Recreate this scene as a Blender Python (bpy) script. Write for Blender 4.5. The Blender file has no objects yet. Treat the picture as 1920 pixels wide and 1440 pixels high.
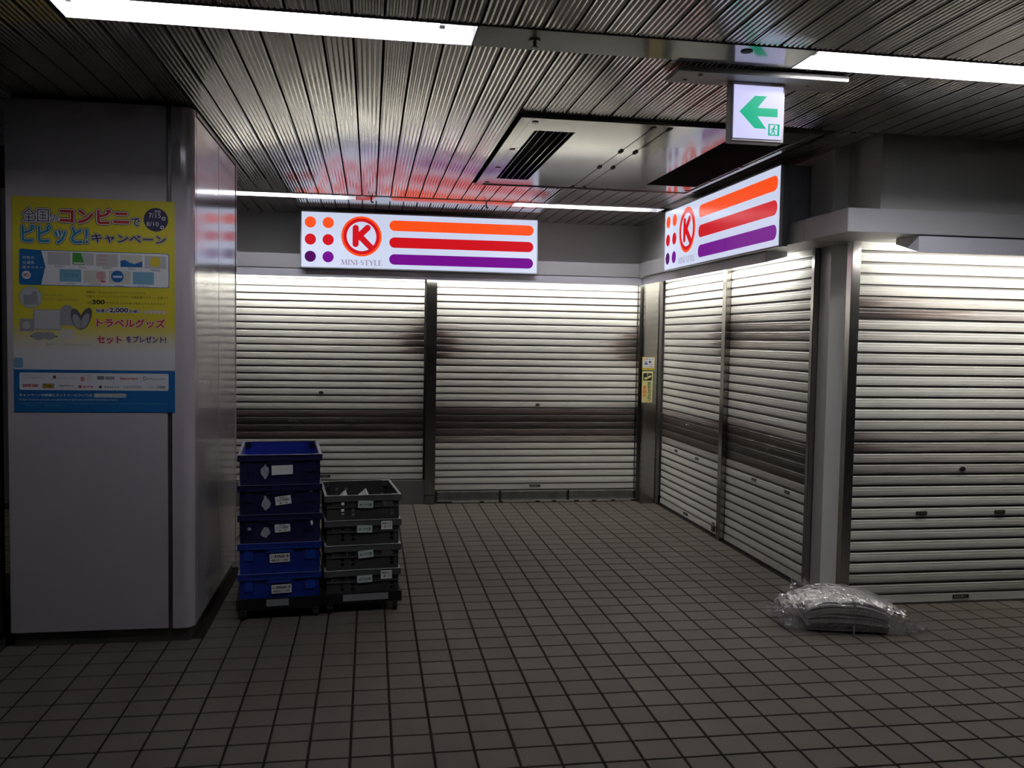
import bpy, bmesh, math, random
from mathutils import Matrix, Vector, Euler

random.seed(7)
scene = bpy.context.scene
COL = scene.collection

# ------------------------------------------------------------------ camera
F_PX = 1649.3366
CAM_R = ((0.9871122846, -0.1591407978, 0.0168387659),
         (0.0082557631, -0.0544414359, -0.9984828353),
         (0.1598160816, 0.9857536896, -0.0524259814))      # rows: right, down, forward
CAM_C = Vector((-0.39123324, -3.58768411, 1.51600416))
cam_data = bpy.data.cameras.new('camera')
cam_data.sensor_width = 36.0
cam_data.lens = F_PX / 1920 * 36.0
cam_data.clip_start = 0.05
cam = bpy.data.objects.new('camera', cam_data)
COL.objects.link(cam)
cam.matrix_world = Matrix((
    (CAM_R[0][0], -CAM_R[1][0], -CAM_R[2][0], CAM_C[0]),
    (CAM_R[0][1], -CAM_R[1][1], -CAM_R[2][1], CAM_C[1]),
    (CAM_R[0][2], -CAM_R[1][2], -CAM_R[2][2], CAM_C[2]),
    (0, 0, 0, 1)))
scene.camera = cam

# ------------------------------------------------------------------ world, exposure
world = bpy.data.worlds.new('world')
scene.world = world
world.use_nodes = True
world.node_tree.nodes['Background'].inputs[0].default_value = (0.95, 0.93, 1.0, 1)
world.node_tree.nodes['Background'].inputs[1].default_value = 0.006
scene.view_settings.view_transform = 'Standard'
scene.view_settings.look = 'None'
scene.view_settings.exposure = 0.0
scene.view_settings.gamma = 1.0
scene.view_settings.use_curve_mapping = False

# lamp strengths (radiance of the tubes themselves)
L_CEIL_NEAR = 75.0
L_CEIL_FAR = 30.0
L_VALANCE = 60.0
ZC = 2.60          # ceiling height
T = 0.15           # floor tile pitch


def ray(x, y):
    a, b = (x - 960) / F_PX, (y - 720) / F_PX
    return Vector([CAM_R[0][k] * a + CAM_R[1][k] * b + CAM_R[2][k] for k in range(3)])


def on(axis, val, x, y):
    """the point where the sight line of a photograph pixel meets a plane of the room"""
    d = ray(x, y)
    return CAM_C + d * ((val - CAM_C[axis]) / d[axis])


def to_px(p):
    d = Vector(p) - CAM_C
    c = [sum(CAM_R[r][k] * d[k] for k in range(3)) for r in range(3)]
    if c[2] <= 0.05:
        return None
    return (c[0] / c[2] * F_PX + 960, c[1] / c[2] * F_PX + 720)


# ------------------------------------------------------------------ materials
MATS = {}


def mat(name, color, rough=0.5, metal=0.0, emit=None, estr=0.0, noise=None, bump=None, spec=0.5, coat=0.0, aniso=None):
    if name in MATS:
        return MATS[name]
    m = bpy.data.materials.new(name)
    m.use_nodes = True
    nt = m.node_tree
    b = nt.nodes['Principled BSDF']
    b.inputs['Base Color'].default_value = (*color, 1)
    b.inputs['Roughness'].default_value = rough
    b.inputs['Metallic'].default_value = metal
    b.inputs['Specular IOR Level'].default_value = spec
    b.inputs['Coat Weight'].default_value = coat
    b.inputs['Coat Roughness'].default_value = 0.08
    if emit:
        b.inputs['Emission Color'].default_value = (*emit, 1)
        b.inputs['Emission Strength'].default_value = estr
    if noise or bump:
        tc = nt.nodes.new('ShaderNodeNewGeometry')
        mp = nt.nodes.new('ShaderNodeMapping')
        nt.links.new(tc.outputs['Position'], mp.inputs['Vector'])
        if aniso:
            mp.inputs['Scale'].default_value = aniso
    if noise:
        sc, amt = noise
        n = nt.nodes.new('ShaderNodeTexNoise')
        n.inputs['Scale'].default_value = sc
        n.inputs['Detail'].default_value = 4
        nt.links.new(mp.outputs[0], n.inputs['Vector'])
        r = nt.nodes.new('ShaderNodeMapRange')
        r.inputs['To Min'].default_value = 1 - amt
        r.inputs['To Max'].default_value = 1 + amt
        nt.links.new(n.outputs['Fac'], r.inputs['Value'])
        mx = nt.nodes.new('ShaderNodeVectorMath')
        mx.operation = 'SCALE'
        mx.inputs[0].default_value = color
        nt.links.new(r.outputs[0], mx.inputs['Scale'])
        nt.links.new(mx.outputs[0], b.inputs['Base Color'])
    if bump:
        sc, st = bump
        n = nt.nodes.new('ShaderNodeTexNoise')
        n.inputs['Scale'].default_value = sc
        n.inputs['Detail'].default_value = 2
        nt.links.new(mp.outputs[0], n.inputs['Vector'])
        bp = nt.nodes.new('ShaderNodeBump')
        bp.inputs['Strength'].default_value = st
        bp.inputs['Distance'].default_value = 0.002
        nt.links.new(n.outputs['Fac'], bp.inputs['Height'])
        nt.links.new(bp.outputs[0], b.inputs['Normal'])
    MATS[name] = m
    return m


def M(op, nt, a, b=None, c=None):
    n = nt.nodes.new('ShaderNodeMath')
    n.operation = op
    for k, v in enumerate((a, b, c)):
        if v is None:
            continue
        if isinstance(v, (int, float)):
            n.inputs[k].default_value = v
        else:
            nt.links.new(v, n.inputs[k])
    return n.outputs[0]


def tile_material():
    m = bpy.data.materials.new('floor_tile')
    m.use_nodes = True
    nt = m.node_tree
    b = nt.nodes['Principled BSDF']
    g = nt.nodes.new('ShaderNodeNewGeometry')
    sp = nt.nodes.new('ShaderNodeSeparateXYZ')
    nt.links.new(g.outputs['Position'], sp.inputs[0])
    fx = M('FLOOR', nt, M('DIVIDE', nt, sp.outputs[0], T))
    fy = M('FLOOR', nt, M('DIVIDE', nt, sp.outputs[1], T))
    cb = nt.nodes.new('ShaderNodeCombineXYZ')
    nt.links.new(fx, cb.inputs[0])
    nt.links.new(fy, cb.inputs[1])
    wn = nt.nodes.new('ShaderNodeTexWhiteNoise')
    nt.links.new(cb.outputs[0], wn.inputs['Vector'])
    n1 = nt.nodes.new('ShaderNodeTexNoise')
    n1.inputs['Scale'].default_value = 260
    n1.inputs['Detail'].default_value = 2
    nt.links.new(g.outputs['Position'], n1.inputs['Vector'])
    n2 = nt.nodes.new('ShaderNodeTexNoise')
    n2.inputs['Scale'].default_value = 2.2
    n2.inputs['Detail'].default_value = 5
    nt.links.new(g.outputs['Position'], n2.inputs['Vector'])
    v = M('ADD', nt, M('MULTIPLY', nt, M('SUBTRACT', nt, wn.outputs['Value'], 0.5), 0.10),
          M('ADD', nt, M('MULTIPLY', nt, M('SUBTRACT', nt, n1.outputs['Fac'], 0.5), 0.28),
            M('MULTIPLY', nt, M('SUBTRACT', nt, n2.outputs['Fac'], 0.5), 0.30)))
    s = M('ADD', nt, v, 1.0)
    mx = nt.nodes.new('ShaderNodeVectorMath')
    mx.operation = 'SCALE'
    mx.inputs[0].default_value = (0.077, 0.067, 0.057)
    nt.links.new(s, mx.inputs['Scale'])
    nt.links.new(mx.outputs[0], b.inputs['Base Color'])
    b.inputs['Roughness'].default_value = 0.6
    b.inputs['Specular IOR Level'].default_value = 0.2
    bp = nt.nodes.new('ShaderNodeBump')
    bp.inputs['Strength'].default_value = 0.15
    bp.inputs['Distance'].default_value = 0.001
    nt.links.new(n1.outputs['Fac'], bp.inputs['Height'])
    nt.links.new(bp.outputs[0], b.inputs['Normal'])
    return m


def shutter_material(name, axis, posts, reach):
    """cream painted slats; hand-grime: red channel of the slat = whole slat soiled, green = soiled next to the posts"""
    m = bpy.data.materials.new(name)
    m.use_nodes = True
    nt = m.node_tree
    b = nt.nodes['Principled BSDF']
    g = nt.nodes.new('ShaderNodeNewGeometry')
    sp = nt.nodes.new('ShaderNodeSeparateXYZ')
    nt.links.new(g.outputs['Position'], sp.inputs[0])
    oi = nt.nodes.new('ShaderNodeObjectInfo')
    oc = nt.nodes.new('ShaderNodeSeparateColor')
    nt.links.new(oi.outputs['Color'], oc.inputs[0])
    mp = nt.nodes.new('ShaderNodeMapping')
    mp.inputs['Scale'].default_value = (1.6, 1.6, 55)
    nt.links.new(g.outputs['Position'], mp.inputs['Vector'])
    ns = nt.nodes.new('ShaderNodeTexNoise')
    ns.inputs['Scale'].default_value = 2.0
    ns.inputs['Detail'].default_value = 5
    nt.links.new(mp.outputs[0], ns.inputs['Vector'])
    nb = nt.nodes.new('ShaderNodeTexNoise')
    nb.inputs['Scale'].default_value = 5.0
    nb.inputs['Detail'].default_value = 4
    nt.links.new(g.outputs['Position'], nb.inputs['Vector'])
    near = None
    for pc in posts:
        d = M('ABSOLUTE', nt, M('SUBTRACT', nt, sp.outputs[axis], pc))
        e = M('POWER', nt, 2.718, M('MULTIPLY', nt, d, -1.0 / reach))
        near = e if near is None else M('MAXIMUM', nt, near, e)
    band = M('MULTIPLY', nt, oc.outputs[0], M('ADD', nt, 0.90, M('MULTIPLY', nt, ns.outputs['Fac'], 0.55)))
    smear = M('MULTIPLY', nt, M('MULTIPLY', nt, oc.outputs[1], near), M('MULTIPLY', nt, M('ADD', nt, 0.20, ns.outputs['Fac']), 2.0))
    gen = M('MULTIPLY', nt, M('MAXIMUM', nt, M('SUBTRACT', nt, ns.outputs['Fac'], 0.56), 0.0), 0.9)
    tot = M('MINIMUM', nt, M('ADD', nt, M('ADD', nt, band, smear), gen), 0.965)
    mx = nt.nodes.new('ShaderNodeMix')
    mx.data_type = 'RGBA'
    mx.inputs[7].default_value = (0.024, 0.018, 0.016, 1)
    nt.links.new(M('MAXIMUM', nt, M('MULTIPLY', nt, M('SUBTRACT', nt, tot, 0.45), 1.85), 0.0), mx.inputs[0])
    m0 = nt.nodes.new('ShaderNodeMix')
    m0.data_type = 'RGBA'
    m0.inputs[6].default_value = (0.585, 0.58, 0.535, 1)
    m0.inputs[7].default_value = (0.140, 0.106, 0.094, 1)
    nt.links.new(M('MINIMUM', nt, M('MULTIPLY', nt, tot, 1.5), 1.0), m0.inputs[0])
    nt.links.new(m0.outputs[2], mx.inputs[6])
    hs = nt.nodes.new('ShaderNodeVectorMath')
    hs.operation = 'SCALE'
    nt.links.new(mx.outputs[2], hs.inputs[0])
    nt.links.new(M('ADD', nt, 0.93, M('MULTIPLY', nt, nb.outputs['Fac'], 0.14)), hs.inputs['Scale'])
    nt.links.new(hs.outputs[0], b.inputs['Base Color'])
    b.inputs['Roughness'].default_value = 0.38
    b.inputs['Specular IOR Level'].default_value = 0.4
    return m


TILE = tile_material()
GROUT = mat('grout', (0.014, 0.011, 0.009), 0.95, spec=0.1)
PLASTER = mat('upper_wall_paint', (0.70, 0.68, 0.65), 0.55, noise=(3, 0.05))
FASCIA = mat('fascia_paint', (0.58, 0.57, 0.575), 0.42, noise=(30, 0.03))
VALANCE = mat('valance_paint', (0.82, 0.81, 0.88), 0.35)
CEIL = mat('ceiling_panel_metal', (0.48, 0.458, 0.42), 0.10, metal=0.70)
BACKING = mat('ceiling_void', (0.01, 0.01, 0.01), 0.9)
STEEL = mat('brushed_steel', (0.36, 0.345, 0.32), 0.22, metal=1.0, bump=(60, 0.05), aniso=(1, 1, 0.06))
STEELB = mat('polished_steel', (0.48, 0.46, 0.44), 0.26, metal=1.0)
STEELD = mat('dark_steel', (0.16, 0.15, 0.145), 0.35, metal=0.8)
ENAMEL = mat('column_enamel', (0.40, 0.365, 0.395), 0.13, coat=0.5, bump=(220, 0.10))
DARK = mat('dark_gap', (0.012, 0.011, 0.012), 0.7)
PLINTH = mat('plinth_dark', (0.11, 0.105, 0.095), 0.55)
GROOVE = mat('slat_groove', (0.13, 0.12, 0.11), 0.6)
WHITE = mat('white_plastic', (0.78, 0.78, 0.78), 0.4)
TUBE_N = mat('tube_ceiling', (0.9, 0.9, 0.9), 0.4, emit=(0.93, 0.94, 1.0), estr=L_CEIL_NEAR)
TUBE_F = mat('tube_ceiling_far', (0.9, 0.9, 0.9), 0.4, emit=(0.93, 0.94, 1.0), estr=L_CEIL_FAR)
REFLECTOR = mat('lamp_reflector', (0.86, 0.86, 0.88), 0.45)
COVER = mat('blank_cover', (0.33, 0.32, 0.315), 0.12, coat=0.6, spec=0.7)


# ------------------------------------------------------------------ mesh helpers
class MB:
    def __init__(self):
        self.v, self.f, self.mi = [], [], []

    def poly(self, pts, mi=0):
        n = len(self.v)
        self.v += [tuple(p) for p in pts]
        self.f.append(tuple(range(n, n + len(pts))))
        self.mi.append(mi)
        return self

    def faces(self, pts, faces, mi=0):
        n = len(self.v)
        self.v += [tuple(p) for p in pts]
        for f in faces:
            self.f.append(tuple(n + k for k in f))
            self.mi.append(mi)
        return self

    def box(self, x0, x1, y0, y1, z0, z1, mi=0):
        return self.faces([(x0, y0, z0), (x1, y0, z0), (x1, y1, z0), (x0, y1, z0),
                           (x0, y0, z1), (x1, y0, z1), (x1, y1, z1), (x0, y1, z1)],
                          [(0, 3, 2, 1), (4, 5, 6, 7), (0, 1, 5, 4), (1, 2, 6, 5), (2, 3, 7, 6), (3, 0, 4, 7)], mi)

    def hexa(self, b, t, mi=0):
        """bottom ring b and top ring t of equal length"""
        n = len(b)
        fs = [tuple(reversed(range(n))), tuple(range(n, 2 * n))]
        fs += [(k, (k + 1) % n, n + (k + 1) % n, n + k) for k in range(n)]
        return self.faces(list(b) + list(t), fs, mi)

    def prism(self, prof, axis, a, b, mi=0):
        """closed 2-D profile swept along an axis; profile holds the other two coordinates in order"""
        def place(p, w):
            q = list(p)
            q.insert(axis, w)
            return tuple(q)
        return self.hexa([place(p, a) for p in prof], [place(p, b) for p in prof], mi)

    def tube(self, p, q, r, n=12, mi=0, r2=None):
        p, q = Vector(p), Vector(q)
        d = (q - p).normalized()
        u = d.orthogonal().normalized()
        w = d.cross(u)
        r2 = r if r2 is None else r2
        ring = lambda c, rr: [c + (u * math.cos(2 * math.pi * k / n) + w * math.sin(2 * math.pi * k / n)) * rr for k in range(n)]
        return self.hexa(ring(p, r), ring(q, r2), mi)

    def xform(self, mtx):
        self.v = [tuple(mtx @ Vector(p)) for p in self.v]
        return self

    def mesh(self, name, mats, smooth=False, bevel=0.0, seg=2, fix=True):
        me = bpy.data.meshes.new(name)
        me.from_pydata(self.v, [], self.f)
        for m in (mats if isinstance(mats, (list, tuple)) else [mats]):
            me.materials.append(m)
        for p, k in zip(me.polygons, self.mi):
            p.material_index = k
        if fix or bevel:
            bm = bmesh.new()
            bm.from_mesh(me)
            if bevel:
                bmesh.ops.remove_doubles(bm, verts=bm.verts, dist=1e-6)
                es = [e for e in bm.edges if len(e.link_faces) == 2 and e.calc_face_angle(0) > 0.6]
                bmesh.ops.bevel(bm, geom=es, offset=bevel, segments=seg, affect='EDGES', clamp_overlap=True)
            if fix:
                bmesh.ops.recalc_face_normals(bm, faces=bm.faces)
            bm.to_mesh(me)
            bm.free()
        if smooth:
            for p in me.polygons:
                p.use_smooth = True
        return me


def link(name, me, parent=None, local=False):
    o = bpy.data.objects.new(name, me)
    COL.objects.link(o)
    if parent is not None:
        o.parent = parent
        if not local and parent.type == 'EMPTY':
            o.matrix_parent_inverse = parent.matrix_basis.inverted()
    return o


def part(name, mb, mats, parent=None, local=False, smooth=False, bevel=0.0, fix=True):
    return link(name, mb.mesh(name, mats, smooth, bevel, fix=fix), parent, local)


def thing(name, label, cat, loc, rotz=0.0, group=None):
    o = bpy.data.objects.new(name, None)
    o.empty_display_size = 0.05
    COL.objects.link(o)
    o.location = loc
    o.rotation_euler = (0, 0, rotz)
    o.matrix_basis = Matrix.Translation(Vector(loc)) @ Matrix.Rotation(rotz, 4, 'Z')
    return tag(o, label, cat, group)


def tag(o, label, cat, group=None):
    o['label'] = label
    o['category'] = cat
    if group:
        o['group'] = group
    return o


def struct(name, mb, mats, label=None, bevel=0.0):
    o = part(name, mb, mats, bevel=bevel)
    o['kind'] = 'structure'
    if label:
        o['label'] = label
    return o


def glyphs(s, offset=0.0):
    """flat outline mesh of a string, bounding box moved to (0,0)-(w,h)"""
    cu = bpy.data.curves.new('lettering', 'FONT')
    cu.body = s
    cu.size = 1.0
    cu.offset = offset
    cu.resolution_u = 3
    ob = bpy.data.objects.new('lettering', cu)
    me = bpy.data.meshes.new_from_object(ob)
    v = [(p.co.x, p.co.y) for p in me.vertices]
    f = [tuple(p.vertices) for p in me.polygons]
    bpy.data.objects.remove(ob)
    bpy.data.meshes.remove(me)
    bpy.data.curves.remove(cu)
    return v, f


def bounds(v):
    xs = [p[0] for p in v]
    ys = [p[1] for p in v]
    return min(xs), max(xs), min(ys), max(ys)


def fit_text(mb, s, x0, y0, x1, y1, place, offset=0.0, mi=0, grow=None):
    """letters of s fitted to a rectangle; grow = offset of an outline drawn round the same letters"""
    v, f = glyphs(s, 0.0)
    if not v:
        return
    a, b, c, d = bounds(v)
    sx = (x1 - x0) / max(b - a, 1e-6)
    sy = (y1 - y0) / max(d - c, 1e-6)
    rad = grow if grow else (offset if offset >= 0.025 else 0.0)
    sm = min(sx, sy)
    shifts = [(0.0, 0.0)]
    if rad:
        n = 12 if grow else 8
        shifts += [(rad * sm * math.cos(2 * math.pi * k / n), rad * sm * math.sin(2 * math.pi * k / n)) for k in range(n)]
    o_, r_, u_ = Vector(place(0, 0)), Vector(place(1, 0)), Vector(place(0, 1))
    nrm = (r_ - o_).cross(u_ - o_).normalized()
    for k, (dx, dy) in enumerate(shifts):
        lift = nrm * (k * 9e-6)
        mb.faces([Vector(place(x0 + (p[0] - a) * sx + dx, y0 + (p[1] - c) * sy + dy)) + lift for p in v], f, mi)


def disc(cx, cy, r, n=40):
    return [(cx + r * math.cos(2 * math.pi * k / n), cy + r * math.sin(2 * math.pi * k / n)) for k in range(n)]


def pill(x0, x1, cy, r, n=14):
    a = [(x1 - r + r * math.cos(-math.pi / 2 + math.pi * k / n), cy + r * math.sin(-math.pi / 2 + math.pi * k / n)) for k in range(n + 1)]
    b = [(x0 + r + r * math.cos(math.pi / 2 + math.pi * k / n), cy + r * math.sin(math.pi / 2 + math.pi * k / n)) for k in range(n + 1)]
    return a + b


def rrect(x0, y0, x1, y1, r, n=5):
    out = []
    for cx, cy, a0 in ((x1 - r, y0 + r, -90), (x1 - r, y1 - r, 0), (x0 + r, y1 - r, 90), (x0 + r, y0 + r, 180)):
        for k in range(n + 1):
            a = math.radians(a0 + 90 * k / n)
            out.append((cx + r * math.cos(a), cy + r * math.sin(a)))
    return out


def capsule(p, q, r, n=10):
    (ax, ay), (bx, by) = p, q
    t = math.atan2(by - ay, bx - ax)
    a = [(bx + r * math.cos(t - math.pi / 2 + math.pi * k / n), by + r * math.sin(t - math.pi / 2 + math.pi * k / n)) for k in range(n + 1)]
    b = [(ax + r * math.cos(t + math.pi / 2 + math.pi * k / n), ay + r * math.sin(t + math.pi / 2 + math.pi * k / n)) for k in range(n + 1)]
    return a + b


# ------------------------------------------------------------------ floor
X_MIN, X_MAX, Y_MIN, Y_MAX = -4.5, 4.8, -6.0, 4.65
floor = struct('floor', MB().box(X_MIN, X_MAX, Y_MIN, Y_MAX, -0.10, -0.004), GROUT, 'beige square floor tiles with dark grout')


def tile_mb(mb, cx, cy):
    h, b = T / 2 - 0.0048, 0.0025
    lo = [(cx - h, cy - h, -0.007), (cx + h, cy - h, -0.007), (cx + h, cy + h, -0.007), (cx - h, cy + h, -0.007)]
    k = h - b
    md = [(cx - h, cy - h, -0.002), (cx + h, cy - h, -0.002), (cx + h, cy + h, -0.002), (cx - h, cy + h, -0.002)]
    hi = [(cx - k, cy - k, 0), (cx + k, cy - k, 0), (cx + k, cy + k, 0), (cx - k, cy + k, 0)]
    fs = [(8, 9, 10, 11)]
    for q in range(4):
        r = (q + 1) % 4
        fs += [(q, r, 4 + r, 4 + q), (4 + q, 4 + r, 8 + r, 8 + q)]
    mb.faces(lo + md + hi, fs)


cells = []
for i in range(int(X_MIN / T), int(X_MAX / T)):
    for j in range(int(Y_MIN / T), int(round(4.33 / T)) + 1):
        cx, cy = (i + 0.5) * T, (j + 0.5) * T
        if cy > 4.35 or (cx > 2.32 and cy > 1.06) or (cx < -1.27 and 0.9 < cy < 2.2):
            continue
        q = to_px((cx, cy, 0))
        seen = q is not None and -30 < q[0] < 1950 and q[1] < 1470
        cells.append((0 if seen else 1, (Vector((cx, cy, 0)) - CAM_C).length, cx, cy))
cells.sort()
tm = MB()
tile_mb(tm, 0, 0)
tile_me = tm.mesh('tile', TILE, fix=False)
rest = MB()
for n, (s, d, cx, cy) in enumerate(cells):
    if n < 298:
        o = link('tile', tile_me, floor)
        o.location = (cx, cy, 0)
    else:
        tile_mb(rest, cx, cy)
o = part('tile_field', rest, TILE, floor, fix=False)
o['kind'] = 'stuff'
o['label'] = 'remaining beige floor tiles further away'

# ------------------------------------------------------------------ ceiling with ribbed metal strips
ceiling = struct('ceiling', MB().box(X_MIN, X_MAX, Y_MIN, Y_MAX + 0.1, ZC + 0.14, ZC + 0.20), BACKING, 'grey ceiling of narrow ribbed metal strips')
PITCH = 0.11


def strip_mesh(y0, y1):
    w, ribs, per = 0.101, 5, 8
    n = ribs * per
    prof = [(w * k / n, 0.0013 - 0.0013 * math.cos(2 * math.pi * k / per)) for k in range(n + 1)]
    mb = MB()
    pts = [(x, y0, z) for x, z in prof] + [(x, y1, z) for x, z in prof]
    mb.faces(pts, [(k, k + 1, n + 2 + k, n + 1 + k) for k in range(n)])
    for x in (0.0, w):
        mb.poly([(x, y0, 0.0), (x, y1, 0.0), (x, y1, 0.016), (x, y0, 0.016)])
    return mb.mesh('ceiling_panel', CEIL, smooth=True, fix=False)


SEGS = [(-5.0, -0.495), (-0.268, 0.652), (0.672, 3.425), (3.632, 4.60), (-0.268, 3.425), (-5.0, 3.425)]
strip_me = [strip_mesh(a, b) for a, b in SEGS]
x0s = 0.314 - PITCH * 32
nstrip = 0
for k in range(74):
    x = x0s + k * PITCH
    for q, me in enumerate(strip_me):
        if (q == 2 and x < 1.86) or (q == 1 and x < 0.30) or (q == 4 and (x > 0.30 or x < -2.5)):
            continue
        if (q == 5) != (x < -1.545) and q in (0, 4, 5):
            continue
        if q in (2, 3) and (x > 2.12 or x < -2.5):
            continue
        if q == 1 and (x > 4.4 or x < -2.6):
            continue
        if (q == 5 and x < -2.6) or q == 0 and x > 3.2:
            continue
        o = link('ceiling_panel', me, ceiling)
        o.location = (x, 0, ZC)
        nstrip += 1
# strips behind the air conditioner
me = strip_mesh(2.64, 3.425)
for k in range(32, 47):
    x = x0s + k * PITCH
    if 0.30 < x < 1.86:
        o = link('ceiling_panel', me, ceiling)
        o.location = (x, 0, ZC)

# ------------------------------------------------------------------ walls
struct('wall_back', MB().box(-2.6, 2.5, 4.60, 4.72, 0, ZC + 0.14), PLASTER, 'dark grey upper wall above the far shutters')
struct('wall_right', MB().box(2.17, 2.60, 1.05, 4.60, 2.21, ZC + 0.14).box(2.42, 2.60, 1.28, 4.60, 0, 2.21), PLASTER, 'dark grey upper wall above the side shutters')
struct('wall_front_right', MB().box(2.262, 4.8, 0.73, 1.05, 2.21, ZC + 0.14).box(2.40, 4.8, 1.14, 1.28, 0, 2.09), PLASTER, 'dark grey upper wall above the near right shutter')
struct('trim_1', MB().box(-2.0, 2.03, 4.20, 4.60, 2.084, 2.206), FASCIA, 'light grey fascia over the far shutters', bevel=0.002)
struct('trim_2', MB().box(2.03, 2.42, 1.10, 4.60, 2.090, 2.212), FASCIA, 'light grey fascia over the side shutters', bevel=0.002)
struct('trim_3', MB().box(2.03, 4.8, 0.64, 1.10, 2.092, 2.214), FASCIA, 'light grey fascia over the near right shutter', bevel=0.002)

# low plinth under the far shutters
struct('baseboard_back', MB().box(-2.0, 0.105, 4.325, 4.36, 0, 0.215), PLINTH, 'dark stone plinth under the far left shutter')
gr = tag(part('vent_plinth', MB().box(0.201, 2.076, 4.345, 4.40, 0, 0.108), DARK), 'dark dirty perforated vent strip under the far right shutter', 'vent')
MESHMETAL = mat('grille_metal', (0.30, 0.29, 0.27), 0.5, metal=0.3, noise=(14, 0.5))
for a, b in ((0.225, 0.79), (0.812, 1.43), (1.452, 2.075)):
    mb = MB().box(a, b, 4.338, 4.345, 0.100, 0.112).box(a, b, 4.338, 4.345, 0.018, 0.028)
    n = int((b - a) / 0.0125)
    for r in range(4):
        for k in range(n):
            x = a + (k + (0.5 if r % 2 else 0.0)) * 0.0125
            z = 0.030 + r * 0.0175
            mb.prism([(x, z), (x + 0.0045, z), (x + 0.0105, z + 0.0175), (x + 0.006, z + 0.0175)] if r % 2 == 0 else
                     [(x + 0.006 - 0.006, z), (x + 0.0045, z), (x - 0.0015, z + 0.0175), (x - 0.006, z + 0.0175)], 1, 4.339, 4.344)
    part('grille_panel', mb, MESHMETAL, gr)
REFLW = mat('pale_reflection', (0.26, 0.25, 0.235), 0.5)  # pale dashes: the tile-edge reflection along the vent foot, painted as strips
x = 0.36
for w in (0.25, 0.13, 0.30, 0.11, 0.17, 0.12, 0.14, 0.15, 0.10):
    if x + w > 2.06:
        break
    part('reflection_dash', MB().box(x, x + w, 4.332, 4.345, 0.006, 0.016), REFLW, gr)
    x += w + 0.045

# ------------------------------------------------------------------ enamelled column on the left
col = thing('column', 'pale enamel panelled column with rounded corner and campaign poster', 'column', (-1.65, 1.55, 0))
def round_corner(x, y, r, n=8):
    return [(x - r + r * math.cos(math.radians(a)), y + r + r * math.sin(math.radians(a))) for a in [-90 + 90 * k / n for k in range(n + 1)]]
XF, YF, XS = -2.066, 0.85, -1.232
part('front_panel', MB().box(XF, -1.352, YF, YF + 0.03, 0.070, 2.585), ENAMEL, col, bevel=0.003)
prof = [(-1.330, YF + 0.03), (-1.330, YF)] + round_corner(XS, YF, 0.055) + [(XS, 0.935), (XS - 0.03, 0.935)]
part('corner_panel', MB().prism(prof, 2, 0.070, 2.585), ENAMEL, col)
part('side_panel', MB().box(XS - 0.03, XS, 0.941, 1.570, 0.070, 2.56), ENAMEL, col, bevel=0.002)
part('side_panel', MB().box(XS - 0.03, XS, 1.576, 2.190, 0.070, 2.56), ENAMEL, col, bevel=0.002)
part('rear_trim', MB().box(XS - 0.03, XS + 0.003, 2.194, 2.225, 0.070, 2.585), ENAMEL, col, bevel=0.002)
part('joint_strip', MB().box(-1.350, -1.332, YF + 0.012, YF + 0.03, 0.070, 2.585), STEELD, col)
part('top_trim', MB().box(XS - 0.03, XS + 0.004, 0.935, 2.20, 2.565, 2.585), STEELD, col)
part('core', MB().box(XF + 0.02, XS - 0.032, YF + 0.032, 2.19, 0, 2.60), DARK, col)
part('plinth', MB().box(XF + 0.01, XS - 0.022, YF + 0.022, 2.20, 0, 0.068), STEELD, col)

# steel clad jamb beside the column
jm = thing('steel_pillar', 'brushed steel pillar at the left edge beside the enamel column', 'pillar', (-2.25, 0.65, 0))
part('cladding', MB().box(-2.42, -2.088, 0.45, 0.86, 0.06, 2.60), mat('steel_dark_pillar', (0.13, 0.125, 0.115), 0.22, metal=1.0), jm, bevel=0.004)  # darker steel than the shutter posts
part('plinth', MB().box(-2.42, -2.092, 0.454, 0.86, 0, 0.058), STEELD, jm)

# ------------------------------------------------------------------ roller shutters
SLAT = 0.0638
def slat_mb(length):
    # profile: u = outwards, w = up; the face bulges gently, the hooked joint lies back
    pr = [(-0.010, 0.0), (-0.010, 0.0105), (0.0, 0.0145), (0.0005, 0.0205), (0.0014, 0.0225), (0.0014, 0.044), (0.0003, 0.0465), (0.0, 0.0590), (-0.003, 0.0630), (-0.010, 0.0638)]
    mis = [1, 1, 0, 0, 0, 0, 0, 0, 1]
    mb = MB()
    n = len(pr)
    pts = [(0, -u, w) for u, w in pr] + [(length, -u, w) for u, w in pr]
    for k in range(n - 1):
        mb.faces([pts[k], pts[n + k], pts[n + k + 1], pts[k + 1]], [(0, 1, 2, 3)], mis[k])
    mb.faces([(0, 0.014, 0), (length, 0.014, 0), (length, 0.014, 0.0638), (0, 0.014, 0.0638)], [(0, 3, 2, 1)], 1)
    return mb


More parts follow.
